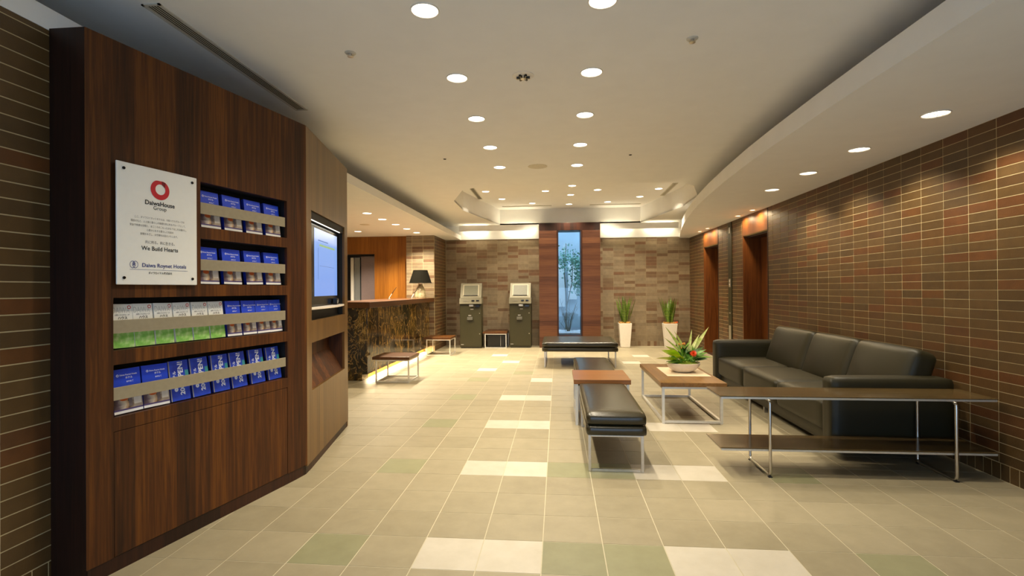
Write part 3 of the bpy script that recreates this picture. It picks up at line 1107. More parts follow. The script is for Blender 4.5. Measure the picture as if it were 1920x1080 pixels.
# ------------------------------------------------------------------ lifts and call panel
for n, (y0, y1) in enumerate((E1, E2)):
    d = struct(f'door_{n + 1}')
    dep = 0.27
    MB().box(XR - 0.004, XR + 0.05, y0 + 0.012, y1 - 0.004, 2.10, Z_SR - 0.002).build('head_panel', 'red_wood', d, bevel=0.002)
    MB().box(XR - 0.004, XR + dep, y1 - 0.03, y1 - 0.004, 0, 2.099).build('far_jamb', 'red_wood', d, bevel=0.002)
    MB().box(XR - 0.004, XR + dep, y0 - 0.008, y0 + 0.012, 0, Z_SR - 0.002).build('near_jamb', 'walnut_dark', d)
    MB().box(XR + 0.051, XR + dep, y0 + 0.012, y1 - 0.03, 2.07, 2.11).build('soffit_panel', 'walnut_dark', d)
    ym = (y0 + y1) / 2
    MB().box(XR + dep, XR + dep + 0.03, y0 - 0.05, ym - 0.002, 0, 2.15).build('door_leaf', 'red_wood', d, bevel=0.002)
    MB().box(XR + dep, XR + dep + 0.03, ym + 0.002, y1 + 0.05, 0, 2.15).build('door_leaf', 'red_wood', d, bevel=0.002)
    MB().box(XR, XR + dep, y0 + 0.012, y1 - 0.03, -0.02, 0.001).build('sill', 'chrome', d)
t = thing('lift_call_panel', 'tall narrow polished metal call panel on the bricks between the lifts', 'call panel', (XR - 0.001, 9.0, 0.35))
MB().box(-0.012, -0.001, -0.085, 0.085, 0, 2.04).build('face_plate', 'olive', t, bevel=0.002)
MB().box(-0.016, -0.0125, -0.03, 0.03, 1.86, 1.96).build('floor_display', 'paper_white', t)
MB().box(-0.016, -0.0125, -0.04, 0.04, 0.95, 1.09).build('button_plate', 'chrome', t)
for z in (0.99, 1.05):
    MB(Matrix.Translation((-0.0165, 0, z)) @ Matrix.Rotation(-PI / 2, 4, 'Y')).lathe([(0.016, 0), (0.014, 0.005)], 14).build('call_button', 'paper_white', t)
MB().box(-0.016, -0.0125, -0.035, 0.035, 0.5, 0.52).build('key_switch', 'chrome', t)
MB().box(-0.0155, -0.0125, -0.045, 0.045, 0.01, 0.30).build('lower_plate', 'rail', t)

# ------------------------------------------------------------------ window column
w1 = struct('window_1')
yf_, yb_ = 11.27, YB - 0.001
zt = 2.735
MB().box(-0.405, WX0 - 0.03, yf_, yb_, 0, zt - 0.17).build('left_panel', 'red_wood_h', w1, bevel=0.003)
MB().box(WX1 + 0.03, 0.925, yf_, yb_, 0, zt - 0.17).build('right_panel', 'red_wood_h', w1, bevel=0.003)
MB().box(-0.405, 0.925, yf_, yb_, zt - 0.169, zt).build('head_panel', 'walnut_dark', w1, bevel=0.003)
MB().box(WX0 - 0.03, WX1 + 0.03, yf_, yb_, 0, WZ0 - 0.03).build('sill_panel', 'red_wood_h', w1, bevel=0.003)
fr = MB()
fr.box(WX0 - 0.03, WX0, yf_ - 0.006, yb_ + 0.1, WZ0 - 0.03, zt - 0.1695).box(WX1, WX1 + 0.03, yf_ - 0.006, yb_ + 0.1, WZ0 - 0.03, zt - 0.1695)
fr.box(WX0, WX1, yf_ - 0.006, yb_ + 0.1, WZ0 - 0.03, WZ0)
fr.build('frame', 'walnut_dark', w1)
MB().box(WX0, WX1, 11.40, 11.408, WZ0, zt - 0.1695).build('pane', 'glass', w1)

# light court behind the pane
CG = 0.24
wc = struct('wall_court', MB().box(-2.6, 3.2, 14.2, 14.3, -0.2, 3.1).build('wall_court', 'court_wall'))
struct('wall_courtside', MB().box(-2.7, -2.6, YB + 0.13, 14.3, -0.2, 2.7).build('wall_courtside', 'court_wall'))
struct('wall_courtside', MB().box(3.2, 3.3, YB + 0.13, 14.3, -0.2, 2.7).build('wall_courtside', 'court_wall'))
MB().box(-2.6, 3.2, YB + 0.13, 14.2, -0.2, CG).build('court_ground', 'grey_blue', floor)
MB().box(-0.12, 0.20, 14.1, 14.13, 0.8, 1.95).build('white_panel', 'paper_white', wc, bevel=0.004)  # white boards standing in for pale reflections behind the pane
MB().box(0.28, 0.52, 14.1, 14.13, 1.0, 1.95).build('white_panel', 'paper_white', wc, bevel=0.004)
pb = MB()
rg = random.Random(3)
for k in range(260):
    x, y = rg.uniform(-0.35, 0.9), rg.uniform(YB + 0.2, 12.5)
    if (x - 0.24) ** 2 + (y - 12.25) ** 2 < 0.012:
        continue
    r = rg.uniform(0.035, 0.075)
    pb.lathe([(r * 0.6, 0.0), (r, r * 0.35), (r * 0.7, r * 0.75), (r * 0.1, r * 0.9)], 7, x, y)
pb_o = pb.build('pebbles', 'pebble', smooth=60, loc=(0, 0, CG))
tag(pb_o, 'white pebbles covering the ground outside the tall window', 'pebbles', kind='stuff')
t = thing('courtyard_tree', 'slender grey trunked tree standing outside the tall window', 'tree', (0.20, 13.1, CG))
MB().tube([(0, 0, 0), (0.02, 0, 0.7), (-0.03, 0.02, 1.4), (0.02, 0, 2.2)], [0.018, 0.016, 0.013, 0.008], 8).build('trunk', 'twig', t, smooth=60)
MB().tube([(0.0, 0, 0.5), (0.16, 0.02, 1.2), (0.20, 0, 2.0)], [0.014, 0.012, 0.007], 8).build('branch', 'twig', t, smooth=60)
lv = MB()
for k in range(700):
    a, rr_ = rg.uniform(0, 2 * PI), rg.uniform(0.02, 0.6)
    z = rg.gauss(1.75, 0.16) if k < 430 else rg.uniform(0.9, 1.8)
    if k >= 430:
        px_, py_ = rg.gauss(0.30, 0.08), rg.uniform(-0.25, 0.25)
    else:
        px_, py_ = rr_ * math.cos(a), rr_ * math.sin(a)
    lv.xf = Matrix.Translation((px_, py_, z)) @ Euler((rg.uniform(0, 3), rg.uniform(0, 3), rg.uniform(0, 6))).to_matrix().to_4x4()
    lv.add(*leaf(rg.uniform(0.06, 0.10), 0.045, 0.3, seg=2))
lo_ = lv.build('foliage', 'leaf_blue', t)
lo_['kind'] = 'stuff'
t = thing('courtyard_shrub', 'bare twiggy shrub above the white pebbles outside the window', 'shrub', (0.24, 12.25, CG))
tw = MB()
for k in range(22):
    a = rg.uniform(0, 2 * PI)
    sp_r = rg.uniform(0.05, 0.34)
    hgt = rg.uniform(0.3, 0.85)
    x1_, y1_ = sp_r * math.cos(a), sp_r * math.sin(a)
    tw.tube([(0.1 * x1_, 0.1 * y1_, 0), (0.45 * x1_, 0.45 * y1_, hgt * 0.5), (x1_, y1_, hgt)], [0.006, 0.004, 0.002], 5)
    for q in range(3):
        f_ = rg.uniform(0.4, 0.9)
        tw.tube([(x1_ * f_, y1_ * f_, hgt * f_), (x1_ * f_ + rg.uniform(-0.08, 0.08), y1_ * f_, hgt * f_ + rg.uniform(0.04, 0.12))], [0.003, 0.0015], 4)
tw.build('twigs', 'twig', t)['kind'] = 'stuff'

# ------------------------------------------------------------------ brochure cabinet
P1, P2, P3 = Vector((-2.044, 2.058)), Vector((-1.748, 3.447)), Vector((-1.987, 4.715))
A1 = math.atan2((P2 - P1).y, (P2 - P1).x)
A2 = math.atan2((P3 - P2).y, (P3 - P2).x)
L1, L2 = (P2 - P1).length, (P3 - P2).length
cab = thing('brochure_cabinet', 'tall dark walnut cabinet with brochure niches and a wall screen beside the brick wall', 'cabinet', (P1.x, P1.y, 0))
F1 = Matrix.Rotation(A1, 4, 'Z')
F2 = Matrix.Translation((P2.x - P1.x, P2.y - P1.y, 0)) @ Matrix.Rotation(A2, 4, 'Z')
FW1 = Matrix.Translation((P1.x, P1.y, 0)) @ F1
FW2 = Matrix.Translation((P1.x, P1.y, 0)) @ F2
ZT = 2.437
OPN = [(0.574, 1.230, 1.632, 1.877), (0.574, 1.230, 1.318, 1.568), (0.1165, 1.230, 1.013, 1.254), (0.1165, 1.230, 0.705, 0.947)]


def front(fr_, length, z0, z1, holes, d0, d1):
    """flat front cut into strips around rectangular holes"""
    xs = sorted({0.0, length} | {h[0] for h in holes} | {h[1] for h in holes})
    zs = sorted({z0, z1} | {h[2] for h in holes} | {h[3] for h in holes})
    b = MB(fr_)
    for a, c in zip(xs, xs[1:]):
        run = None
        for e, g in zip(zs, zs[1:]):
            inside = any(h[0] <= a + 1e-6 and c <= h[1] + 1e-6 and h[2] <= e + 1e-6 and g <= h[3] + 1e-6 for h in holes)
            if inside:
                if run:
                    b.box(a, c, d0, d1, run[0], run[1])
                    run = None
            else:
                run = (run[0], g) if run else (e, g)
        if run:
            b.box(a, c, d0, d1, run[0], run[1])
    return b


front(F1, L1 - 0.001, 0.07, ZT, OPN + [(0.1165, 1.23, 0.07, 0.643)], 0.0, 0.02).build('front_panel', 'walnut', cab)
MB(F1).box(0.119, 1.2275, 0.001, 0.02, 0.072, 0.640).build('lower_door', 'walnut', cab, bevel=0.001)
for s0, s1, z0, z1 in OPN:
    b = MB(F1)
    dd = 0.125
    b.quad((s0, dd, z0), (s1, dd, z0), (s1, dd, z1), (s0, dd, z1))
    b.quad((s0, 0.02, z0), (s0, dd, z0), (s0, dd, z1), (s0, 0.02, z1))
    b.quad((s1, dd, z0), (s1, 0.02, z0), (s1, 0.02, z1), (s1, dd, z1))
    b.quad((s0, 0.02, z1), (s0, dd, z1), (s1, dd, z1), (s1, 0.02, z1))
    b.cur = 1
    b.quad((s0, dd, z0), (s0, 0.02, z0), (s1, 0.02, z0), (s1, dd, z0))
    b.build('niche_lining', ['black', 'walnut_dark'], cab)
for z0, z1, s0 in ((1.704, 1.766, 0.578), (1.396, 1.456, 0.578), (1.090, 1.151, 0.119), (0.783, 0.842, 0.119)):
    MB(F1).box(s0, 1.218, 0.004, 0.009, z0, z1).build('shelf_rail', 'rail', cab, bevel=0.001)
# carcass end facing the entrance, plinth, top
MB().box(XL - P1.x + 0.001, -0.001, 0.0, 0.02, 0.0, ZT).build('end_panel', 'walnut_dark', cab, bevel=0.001)
pl = MB()
q = [(XL - P1.x + 0.001, 0.002), (0.004, 0.002)]
inn = F1 @ Vector((L1 - 0.01, 0.012, 0))
for s in (0.0, 0.3, 0.6, 0.9, 1.15, 1.3):
    p = F1 @ Vector((s + 0.004, 0.006, 0))
    q.append((p.x, p.y))
p = F1 @ Vector((L1, 0.012, 0))
q.append((p.x, p.y))
p = F2 @ Vector((0.12, 0.006, 0))
q.append((p.x, p.y))
p = F2 @ Vector((L2 - 0.06, 0.006, 0))
q.append((p.x, p.y))
q += [(p.x, p.y + 0.02), (XL - P1.x + 0.001, p.y + 0.02)]
pl.prism(q, 0.0, 0.069)
pl.build('plinth', 'walnut_dark', cab)
# fan-shaped second leaf with the screen
TVO = (0.12, 1.172, 1.063, 1.866)
NIO = (0.12, 1.155, 0.562, 0.905)
front(F2, L2, 0.055, ZT, [TVO, NIO], 0.0, 0.02).build('screen_panel', 'walnut_pale', cab)
b = MB(F2)
dd = 0.062
for s0, s1, z0, z1 in (TVO,):
    b.quad((s0, dd, z0), (s1, dd, z0), (s1, dd, z1), (s0, dd, z1))
    b.quad((s0, 0.02, z0), (s0, dd, z0), (s0, dd, z1), (s0, 0.02, z1))
    b.quad((s1, dd, z0), (s1, 0.02, z0), (s1, 0.02, z1), (s1, dd, z1))
    b.quad((s0, 0.02, z1), (s0, dd, z1), (s1, dd, z1), (s1, 0.02, z1))
    b.quad((s0, dd, z0), (s0, 0.02, z0), (s1, 0.02, z0), (s1, dd, z0))
b.build('niche_lining', 'black', cab)
b = MB(F2)
s0, s1, z0, z1 = NIO
b.quad((s0, 0.02, z0), (s1, 0.02, z0), (s1, 0.14, z0 + 0.20), (s0, 0.14, z0 + 0.20))
b.quad((s0, 0.14, z0 + 0.20), (s1, 0.14, z0 + 0.20), (s1, 0.14, z1), (s0, 0.14, z1))
b.quad((s0, 0.02, z0), (s0, 0.14, z0), (s0, 0.14, z1), (s0, 0.02, z1))
b.quad((s1, 0.14, z0), (s1, 0.02, z0), (s1, 0.02, z1), (s1, 0.14, z1))
b.quad((s0, 0.02, z1), (s0, 0.14, z1), (s1, 0.14, z1), (s1, 0.02, z1))
b.build('leaflet_pocket', 'walnut', cab)
MB(F2).box(0.122, 1.168, 0.012, 0.055, 1.806, 1.864).build('niche_header', 'black', cab)
MB(F2).box(0.126, 1.05, 0.013, 0.018, 1.800, 1.8055).build('light_strip', 'led', cab)
bow = []
for k in range(13):
    s = 0.122 + (1.168 - 0.122) * k / 12
    bow.append((s, 0.004 - 0.045 * math.sin(PI * k / 12)))
bow += [(1.168, 0.058), (0.122, 0.058)]
MB(F2).prism(bow, 1.142, 1.158).build('curved_ledge', 'bowl', cab, bevel=0.002)
# body behind: top and back end
p2, p3 = P2 - P1, P3 - P1
MB().prism([(XL - P1.x + 0.001, 0.022), (-0.004, 0.022), tuple(F1 @ Vector((L1, 0.024, 0)))[:2], tuple(F2 @ Vector((L2, 0.021, 0)))[:2], (XL - P1.x + 0.001, p3.y)],
           ZT - 0.02, ZT - 0.001).build('top_panel', 'walnut_dark', cab)
MB().box(XL - P1.x + 0.001, p3.x - 0.003, p3.y - 0.02, p3.y, 0.0, ZT - 0.021).build('rear_panel', 'walnut_pale', cab)

# wall screen in the niche
tv = thing('wall_screen', 'upright glowing pale blue information screen in the walnut niche', 'screen', tuple((FW2 @ Vector((0.65, 0.0, 1.17)))), A2)
tvx = Matrix.Translation((-0.65, 0, -1.17))
MB(tvx).box(0.20, 1.165, 0.047, 0.060, 1.165, 1.795).build('bezel', 'black_gloss', tv, bevel=0.002)
MB(tvx).box(0.36, 1.072, 0.0445, 0.0465, 1.238, 1.768).build('display', 'picture', tv)
MB(tvx).box(0.50, 0.98, 0.0435, 0.0443, 1.636, 1.652).build('route_bar', 'pic_green', tv)
MB(tvx).box(0.46, 0.76, 0.0435, 0.0443, 1.676, 1.684).build('text_line', 'pic_dark', tv)
MB(tvx).box(0.455, 0.463, 0.0435, 0.0443, 1.37, 1.62).build('axis_line', 'pic_dark', tv)
MB(tvx).box(0.50, 0.95, 0.0435, 0.0443, 1.478, 1.481).build('grid_line', 'pic_dark', tv)
cl = thing('desk_clock', 'small black cube clock on the curved ledge below the screen', 'clock', tuple(FW2 @ Vector((0.93, 0.005, 1.1585))), A2)
MB().box(-0.035, 0.035, 0.0, 0.035, 0, 0.056).build('case', 'black_gloss', cl, bevel=0.003)
MB().box(-0.022, -0.002, -0.0012, -0.0002, 0.012, 0.04).box(0.008, 0.022, -0.0012, -0.0002, 0.02, 0.045).build('face_mark', 'ink_grey', cl)

# acrylic sign on stand-off screws
sg = thing('wall_sign', 'white acrylic sign with a red ring emblem fixed to the walnut front', 'sign', tuple(FW1 @ Vector((0.326, -0.02, 1.315))), A1)
sgx = Matrix.Translation((-0.326, 0.02, -1.315))
sgp = MB(sgx).box(0.118, 0.535, -0.020, -0.012, 1.315, 1.884).build('plate', 'sign_white', sg, bevel=0.004, seg=3)
for s in (0.150, 0.505):
    for z in (1.347, 1.866 - 0.012):
        MB(sgx @ Matrix.Translation((s, -0.026, z)) @ Matrix.Rotation(-PI / 2, 4, 'X')).lathe([(0.0055, 0), (0.007, 0.002), (0.007, 0.005), (0.004, 0.0055), (0.004, 0.026)], 12).build('screw', 'black_gloss', sg, smooth=40)
rb = MB(sgx)
R_o, R_i = 0.049, 0.026
pts_o, pts_i = [], []
nn = 40
for k in range(nn):
    a = 2 * PI * k / nn + PI / 2
    ro = R_o * (1 - 0.10 * math.exp(-((k if k < nn / 2 else k - nn) / 2.2) ** 2))
    pts_o.append((0.3275 + ro * math.cos(a), -0.0215, 1.783 + ro * math.sin(a)))
    pts_i.append((0.329 + R_i * math.cos(a), -0.0215, 1.785 + R_i * math.sin(a)))
rb.add(pts_o + pts_i, [(k, (k + 1) % nn, nn + (k + 1) % nn, nn + k) for k in range(nn)])
rb.build('ring_emblem', 'ink_red', sgp)
rb = MB(sgx)
rb.add([pts_o[39], pts_o[36], pts_i[33], pts_i[38]], [(0, 1, 2, 3)])
for i_, v_ in enumerate(rb.v):
    v_.y -= 0.0004
rb.build('emblem_fold', 'ink_red_dark', sgp)
for me, (s, z) in T_SIGN:
    o = obj('lettering', me, sgp)
    o.location = sgx @ Vector((s, -0.0213, z))
lg = MB(sgx)
for cx_, r1, r2 in ((0.190, 0.0125, 0.0108), (0.203, 0.0125, 0.0108)):
    pa, pi_ = [], []
    for k in range(24):
        a = 2 * PI * k / 24
        pa.append((cx_ + r1 * math.cos(a) * 1.05, -0.0214, 1.410 + r1 * 1.35 * math.sin(a)))
        pi_.append((cx_ + r2 * math.cos(a) * 1.05, -0.0214, 1.410 + r2 * 1.35 * math.sin(a)))
    lg.add(pa + pi_, [(k, (k + 1) % 24, 24 + (k + 1) % 24, 24 + k) for k in range(24)])
lg.build('hotel_emblem', 'ink_blue', sgp)
o = obj('lettering', text_mesh('R', 0.024, 'ink_blue', 'CENTER', 0.0002), sgp)
o.location = sgx @ Vector((0.1965, -0.0214, 1.410))
MB(sgx).box(0.177, 0.478, -0.0212, -0.0205, 1.3865, 1.3875).build('rule', 'ink_blue', sgp)


# ------------------------------------------------------------------ brochures
def ring_pts(cx_, cz, r1, r2, y, n=16):
    pa = [(cx_ + r1 * math.cos(2 * PI * k / n), y, cz + r1 * math.sin(2 * PI * k / n)) for k in range(n)]
    pi_ = [(cx_ + r2 * math.cos(2 * PI * k / n), y, cz + r2 * math.sin(2 * PI * k / n)) for k in range(n)]
    return pa + pi_, [(k, (k + 1) % n, n + (k + 1) % n, n + k) for k in range(n)]


def make_blue(w, h):
    r = bpy.data.objects.new('brochure', None)
    COL.objects.link(r)
    b = MB()
    b.box(-w / 2, w / 2, 0.0, 0.022, 0, h)
    b.build('pages', 'blue_side', r)
    cv = MB().box(-w / 2, w / 2, -0.0006, -0.0001, h * 0.40, h).build('blue_cover', 'blue', r)
    MB().box(-w / 2, w / 2, -0.0006, -0.0001, 0.012, h * 0.40).build('cover_photo', 'photo', r)
    MB().box(w * 0.02, w * 0.14, -0.0009, -0.0007, 0.028, h * 0.385).build('dark_door', 'grey_panel', cv)
    MB().box(w * 0.20, w * 0.46, -0.0009, -0.0007, 0.034, h * 0.385).build('pale_window', 'bowl', cv)
    MB().box(-w * 0.5, w * 0.5, -0.0009, -0.0007, 0.0125, 0.020).build('violet_band', 'ink_violet', cv)
    MB().box(-w / 2, w / 2, -0.0006, -0.0001, 0.0, 0.012).build('white_foot', 'paper_white', r)
    o = obj('lettering', T_BLUE1, cv)
    o.location = (-w * 0.22, -0.0009, h * 0.86)
    o = obj('lettering', T_BLUE2, cv)
    o.location = (w * 0.10, -0.0009, h * 0.79)
    o = obj('lettering', T_BLUE3, cv)
    o.location = (w * 0.12, -0.0009, h * 0.70)
    lgm = MB()
    lgm.add(*ring_pts(-w * 0.29, h * 0.86, 0.006, 0.0032, -0.0009))
    lgm.build('round_logo', 'ink_white', cv)
    return r


def make_white(w, h):
    r = bpy.data.objects.new('brochure', None)
    COL.objects.link(r)
    MB().box(-w / 2, w / 2, 0.0, 0.02, 0, h).build('pages', 'paper_white', r)
    cv = MB().box(-w / 2, w / 2, -0.0006, -0.0001, h * 0.42, h).build('white_cover', 'paper_white', r)
    MB().box(-w / 2, w / 2, -0.0006, -0.0001, 0, h * 0.42).build('cover_photo', 'grass_print', r)
    for me, x, z in ((T_WHITE1, -0.005, h * 0.85), (T_WHITE2, 0, h * 0.745), (T_WHITE3, 0.002, h * 0.675)):
        o = obj('lettering', me, cv)
        o.location = (x, -0.0009, z)
    m = MB()
    m.add(*ring_pts(w * 0.36, h * 0.925, 0.009, 0.0055, -0.0009))
    m.build('round_logo', 'ink_red', cv)
    return r


def make_guide(w, h):
    r = bpy.data.objects.new('brochure', None)
    COL.objects.link(r)
    MB().box(-w / 2, w / 2, 0.0, 0.014, 0, h).build('pages', 'blue_side', r)
    cv = MB().box(-w / 2, w / 2, -0.0006, -0.0001, 0, h).build('blue_cover', 'blue_n', r)
    MB().box(-w / 2, -w / 2 + 0.006, -0.0009, -0.0007, 0, h).build('spine_stripe', 'ink_grey', cv)
    MB().box(w * 0.32, w / 2, -0.0009, -0.0007, h * 0.36, h * 0.74).build('teal_band', 'ink_teal', cv)
    for me, x, z in ((T_OPEN, w * 0.10, h * 0.70), (T_2000, w * 0.12, h * 0.30), (T_TOWN, -w * 0.22, h * 0.60)):
        o = obj('lettering', me, cv)
        o.rotation_euler = (0, -PI / 2, 0)
        o.location = (x, -0.0011, z)
    m = MB()
    m.add(*ring_pts(-w * 0.2, h * 0.28, 0.011, 0.002, -0.0009))
    m.build('round_logo', 'ink_white', cv)
    return r


def place(r, s, z, lean, roll, label, group):
    p = FW1 @ Vector((s, 0.034, z + 0.0048))
    r.location = p
    r.rotation_euler = Euler((-lean, roll, A1), 'XYZ')
    tag(r, label, 'brochure', group)


protos = {}


def get(kind, w, h):
    key = (kind, w, h)
    if key not in protos:
        protos[key] = {'b': make_blue, 'w': make_white, 'g': make_guide}[kind](w, h)
        return protos[key]
    return dup(protos[key])


rows = []
for k, s in enumerate((0.674, 0.829, 0.988, 1.146)):
    rows.append(('b', 0.130, 0.207, s, 1.632, f'blue topped hotel brochure, {ORD[k]} of four from the sign on the highest shelf', 'hotel brochures on the highest shelf'))
for k, s in enumerate((0.662, 0.824, 0.990, 1.147)):
    rows.append(('b', 0.130, 0.207, s, 1.318, f'blue topped hotel brochure, {ORD[k]} of four from the sign on the second shelf', 'hotel brochures on the second shelf'))
for k, s in enumerate((0.190, 0.292, 0.397, 0.506, 0.612, 0.718)):
    rows.append(('w', 0.098, 0.207, s, 1.013, f'white and green brochure, {ORD[k]} of six from the entrance end of the third shelf', 'white and green brochures'))
for k, s in enumerate((0.836, 0.952, 1.065, 1.172)):
    rows.append(('b', 0.106 if k < 3 else 0.1065, 0.207, s, 1.013, f'blue topped hotel brochure, {ORD[k]} of four after the white ones on the third shelf', 'hotel brochures on the third shelf'))
for k, s in enumerate((0.212, 0.352)):
    rows.append(('b', 0.136, 0.207, s, 0.705, ('blue topped hotel brochure at the entrance end of the lowest shelf', 'blue topped hotel brochure beside the city guides on the lowest shelf')[k], 'hotel brochures on the lowest shelf'))
for k, s in enumerate((0.485, 0.611, 0.742, 0.872, 1.016, 1.158)):
    rows.append(('g', 0.112, 0.209, s, 0.705, f'blue city guide booklet with sideways lettering, {ORD[k]} of six on the lowest shelf', 'blue city guides on the lowest shelf'))
rb_ = random.Random(5)
for kind, w, h, s, z, lab, grp in rows:
    place(get(kind, w, h), s, z, 0.12 if kind != 'g' else 0.15, rb_.uniform(-0.015, 0.02), lab, grp)

# ------------------------------------------------------------------ reception desk
rc = thing('reception_desk', 'brown marble reception desk with thick wooden top by the brick pier', 'desk', (-2.9, 8.8, 0))
X0, Y0 = -2.9, 8.8
mbx = MB()
for k in range(3):
    y0 = 7.06 + k * 1.178
    MB().box(-0.30, 0.21, y0 - Y0, y0 + 1.176 - Y0, 0.092, 1.03).build('marble_slab', 'marble', rc, bevel=0.002)
MB().box(-0.9, -0.302, 7.06 - Y0, 7.35 - Y0, 0.0, 1.03).build('marble_slab', 'marble', rc, bevel=0.002)
MB().box(-0.9, 0.13, 7.062 - Y0, 7.30 - Y0, 0.0, 0.0915).build('marble_plinth', 'marble', rc, bevel=0.002)
MB().box(-0.30, 0.11, 7.302 - Y0, 10.58 - Y0, 0.0, 0.0915).build('toe_recess', 'honey_wood', rc)
MB().prism([(-0.95, 6.93 - Y0), (0.30, 6.93 - Y0), (0.325, 10.585 - Y0), (-0.42, 10.585 - Y0), (-0.42, 7.5 - Y0), (-0.95, 7.5 - Y0)], 1.035, 1.118).build('counter_top', 'counter_wood', rc, bevel=0.004)
MB().box(0.135, 0.165, 7.22 - Y0, 10.50 - Y0, 0.078, 0.0905).build('toe_light', 'toe', rc)

lp = thing('table_lamp', 'table lamp with a black shade and pale stone base on the desk end', 'lamp', (-2.77, 10.2, 1.1185))
b = MB()
b.lathe([(0.105, 0.0), (0.115, 0.03), (0.11, 0.10), (0.085, 0.19), (0.05, 0.25), (0.035, 0.28)], 20)
b.build('base', 'lamp_stone', lp, smooth=60)
b = MB()
b.lathe([(0.03, 0.28), (0.045, 0.29), (0.045, 0.315), (0.02, 0.32)], 16)
b.build('neck', emit('lamp_neck', (1, 0.85, 0.55, 1), 1.2).name if False else 'white_gloss', lp, smooth=50)
b = MB()
b.lathe([(0.225, 0.305), (0.142, 0.565), (0.138, 0.565), (0.221, 0.305)], 28, caps=False)
b.add(*(lambda v, f: (v, f))([(0.1415 * math.cos(2 * PI * k / 28), 0.1415 * math.sin(2 * PI * k / 28), 0.562) for k in range(28)], [tuple(range(28))]))
b.build('shade', 'shade', lp, smooth=40)
l = bpy.data.lights.new('bulb', 'POINT')
l.energy = 5
l.color = (1.0, 0.75, 0.45)
l.shadow_soft_size = 0.04
lo = bpy.data.objects.new('bulb', l)
COL.objects.link(lo)
lo.parent = lp
lo.location = (0, 0, 0.40)


def pen_stand(x, y, rz, label):
    t = thing('pen_stand', label, 'pen', (x, y, 1.1185), rz, 'pen stands on the desk')
    b = MB()
    b.lathe([(0.035, 0), (0.035, 0.008), (0.012, 0.016), (0.009, 0.03)], 16)
    b.build('foot', 'chrome', t, smooth=40)
    MB().tube([(0, 0, 0.025), (0.05, 0, 0.10)], 0.006, 8).build('holder', 'paper_white', t, smooth=60)
    MB().tube([(0.048, 0, 0.097), (0.135, 0, 0.215)], [0.006, 0.004], 8).build('pen', 'ink_black', t, smooth=60)


pen_stand(-3.02, 9.0, 0.0, 'slanting pen in a stand on the desk, farther from the lamp')
pen_stand(-2.68, 9.25, 0.0, 'slanting pen in a stand on the desk, closer to the lamp')


# ------------------------------------------------------------------ stools
def bar_box(b, x0, x1, y0, y1, z0, z1, r=0.009):
    """open frame of square bars along the twelve edges (no side diagonals)"""
    for x in (x0, x1):
        for y in (y0, y1):
            b.box(x - r, x + r, y - r, y + r, z0, z1)
    for z in (z0 + r, z1 - r):
        for y in (y0, y1):
            b.box(x0 + r, x1 - r, y - r, y + r, z - r, z + r)
        for x in (x0, x1):
            b.box(x - r, x + r, y0 + r, y1 - r, z - r, z + r)


def make_stool(label):
    t = thing('stool', label, 'stool', group='low wooden stools')
    MB().box(-0.28, 0.25, -0.26, 0.26, 0.315, 0.355).build('seat', 'counter_wood', t, bevel=0.003)
    for x in (-0.225, 0.235):
        for y in (-0.245, 0.245):
            MB().box(x - 0.009, x + 0.009, y - 0.009, y + 0.009, 0.0, 0.314).build('leg', 'steel_white', t)
    for y in (-0.245, 0.245):
        MB().box(-0.215, 0.225, y - 0.009, y + 0.009, 0.0005, 0.018).build('rail', 'steel_white', t)
        MB().box(-0.215, 0.225, y - 0.009, y + 0.009, 0.296, 0.314).build('rail', 'steel_white', t)
    for x in (-0.225, 0.235):
        MB().box(x - 0.009, x + 0.009, -0.235, 0.235, 0.0005, 0.018).build('rail', 'steel_white', t)
        MB().box(x - 0.009, x + 0.009, -0.235, 0.235, 0.296, 0.314).build('rail', 'steel_white', t)
    return t


st = make_stool('low wooden stool in front of the middle of the lit marble desk')
st.location = (-2.30, 7.205, 0)
dup(st, (-2.335, 10.11, 0), 0, 'low wooden stool beside the brick pier at the desk end')
s3 = dup(st, (-1.367, 11.42, 0), 0, 'low wooden stool between the two check-in machines')
bx = thing('black_box', 'dark box standing under the stool between the machines', 'box', (-1.362, 11.42, 0))
MB().box(-0.19, 0.19, -0.19, 0.2, 0.022, 0.28).build('body', 'black_gloss', bx, bevel=0.004)
MB().box(0.10, 0.108, -0.1915, -0.1902, 0.03, 0.27).build('door_edge', 'ink_grey', bx)
for x in (-0.15, 0.15):
    for y in (-0.15, 0.15):
        MB().box(x - 0.015, x + 0.015, y - 0.015, y + 0.015, 0.0, 0.0215).build('foot', 'black_gloss', bx)


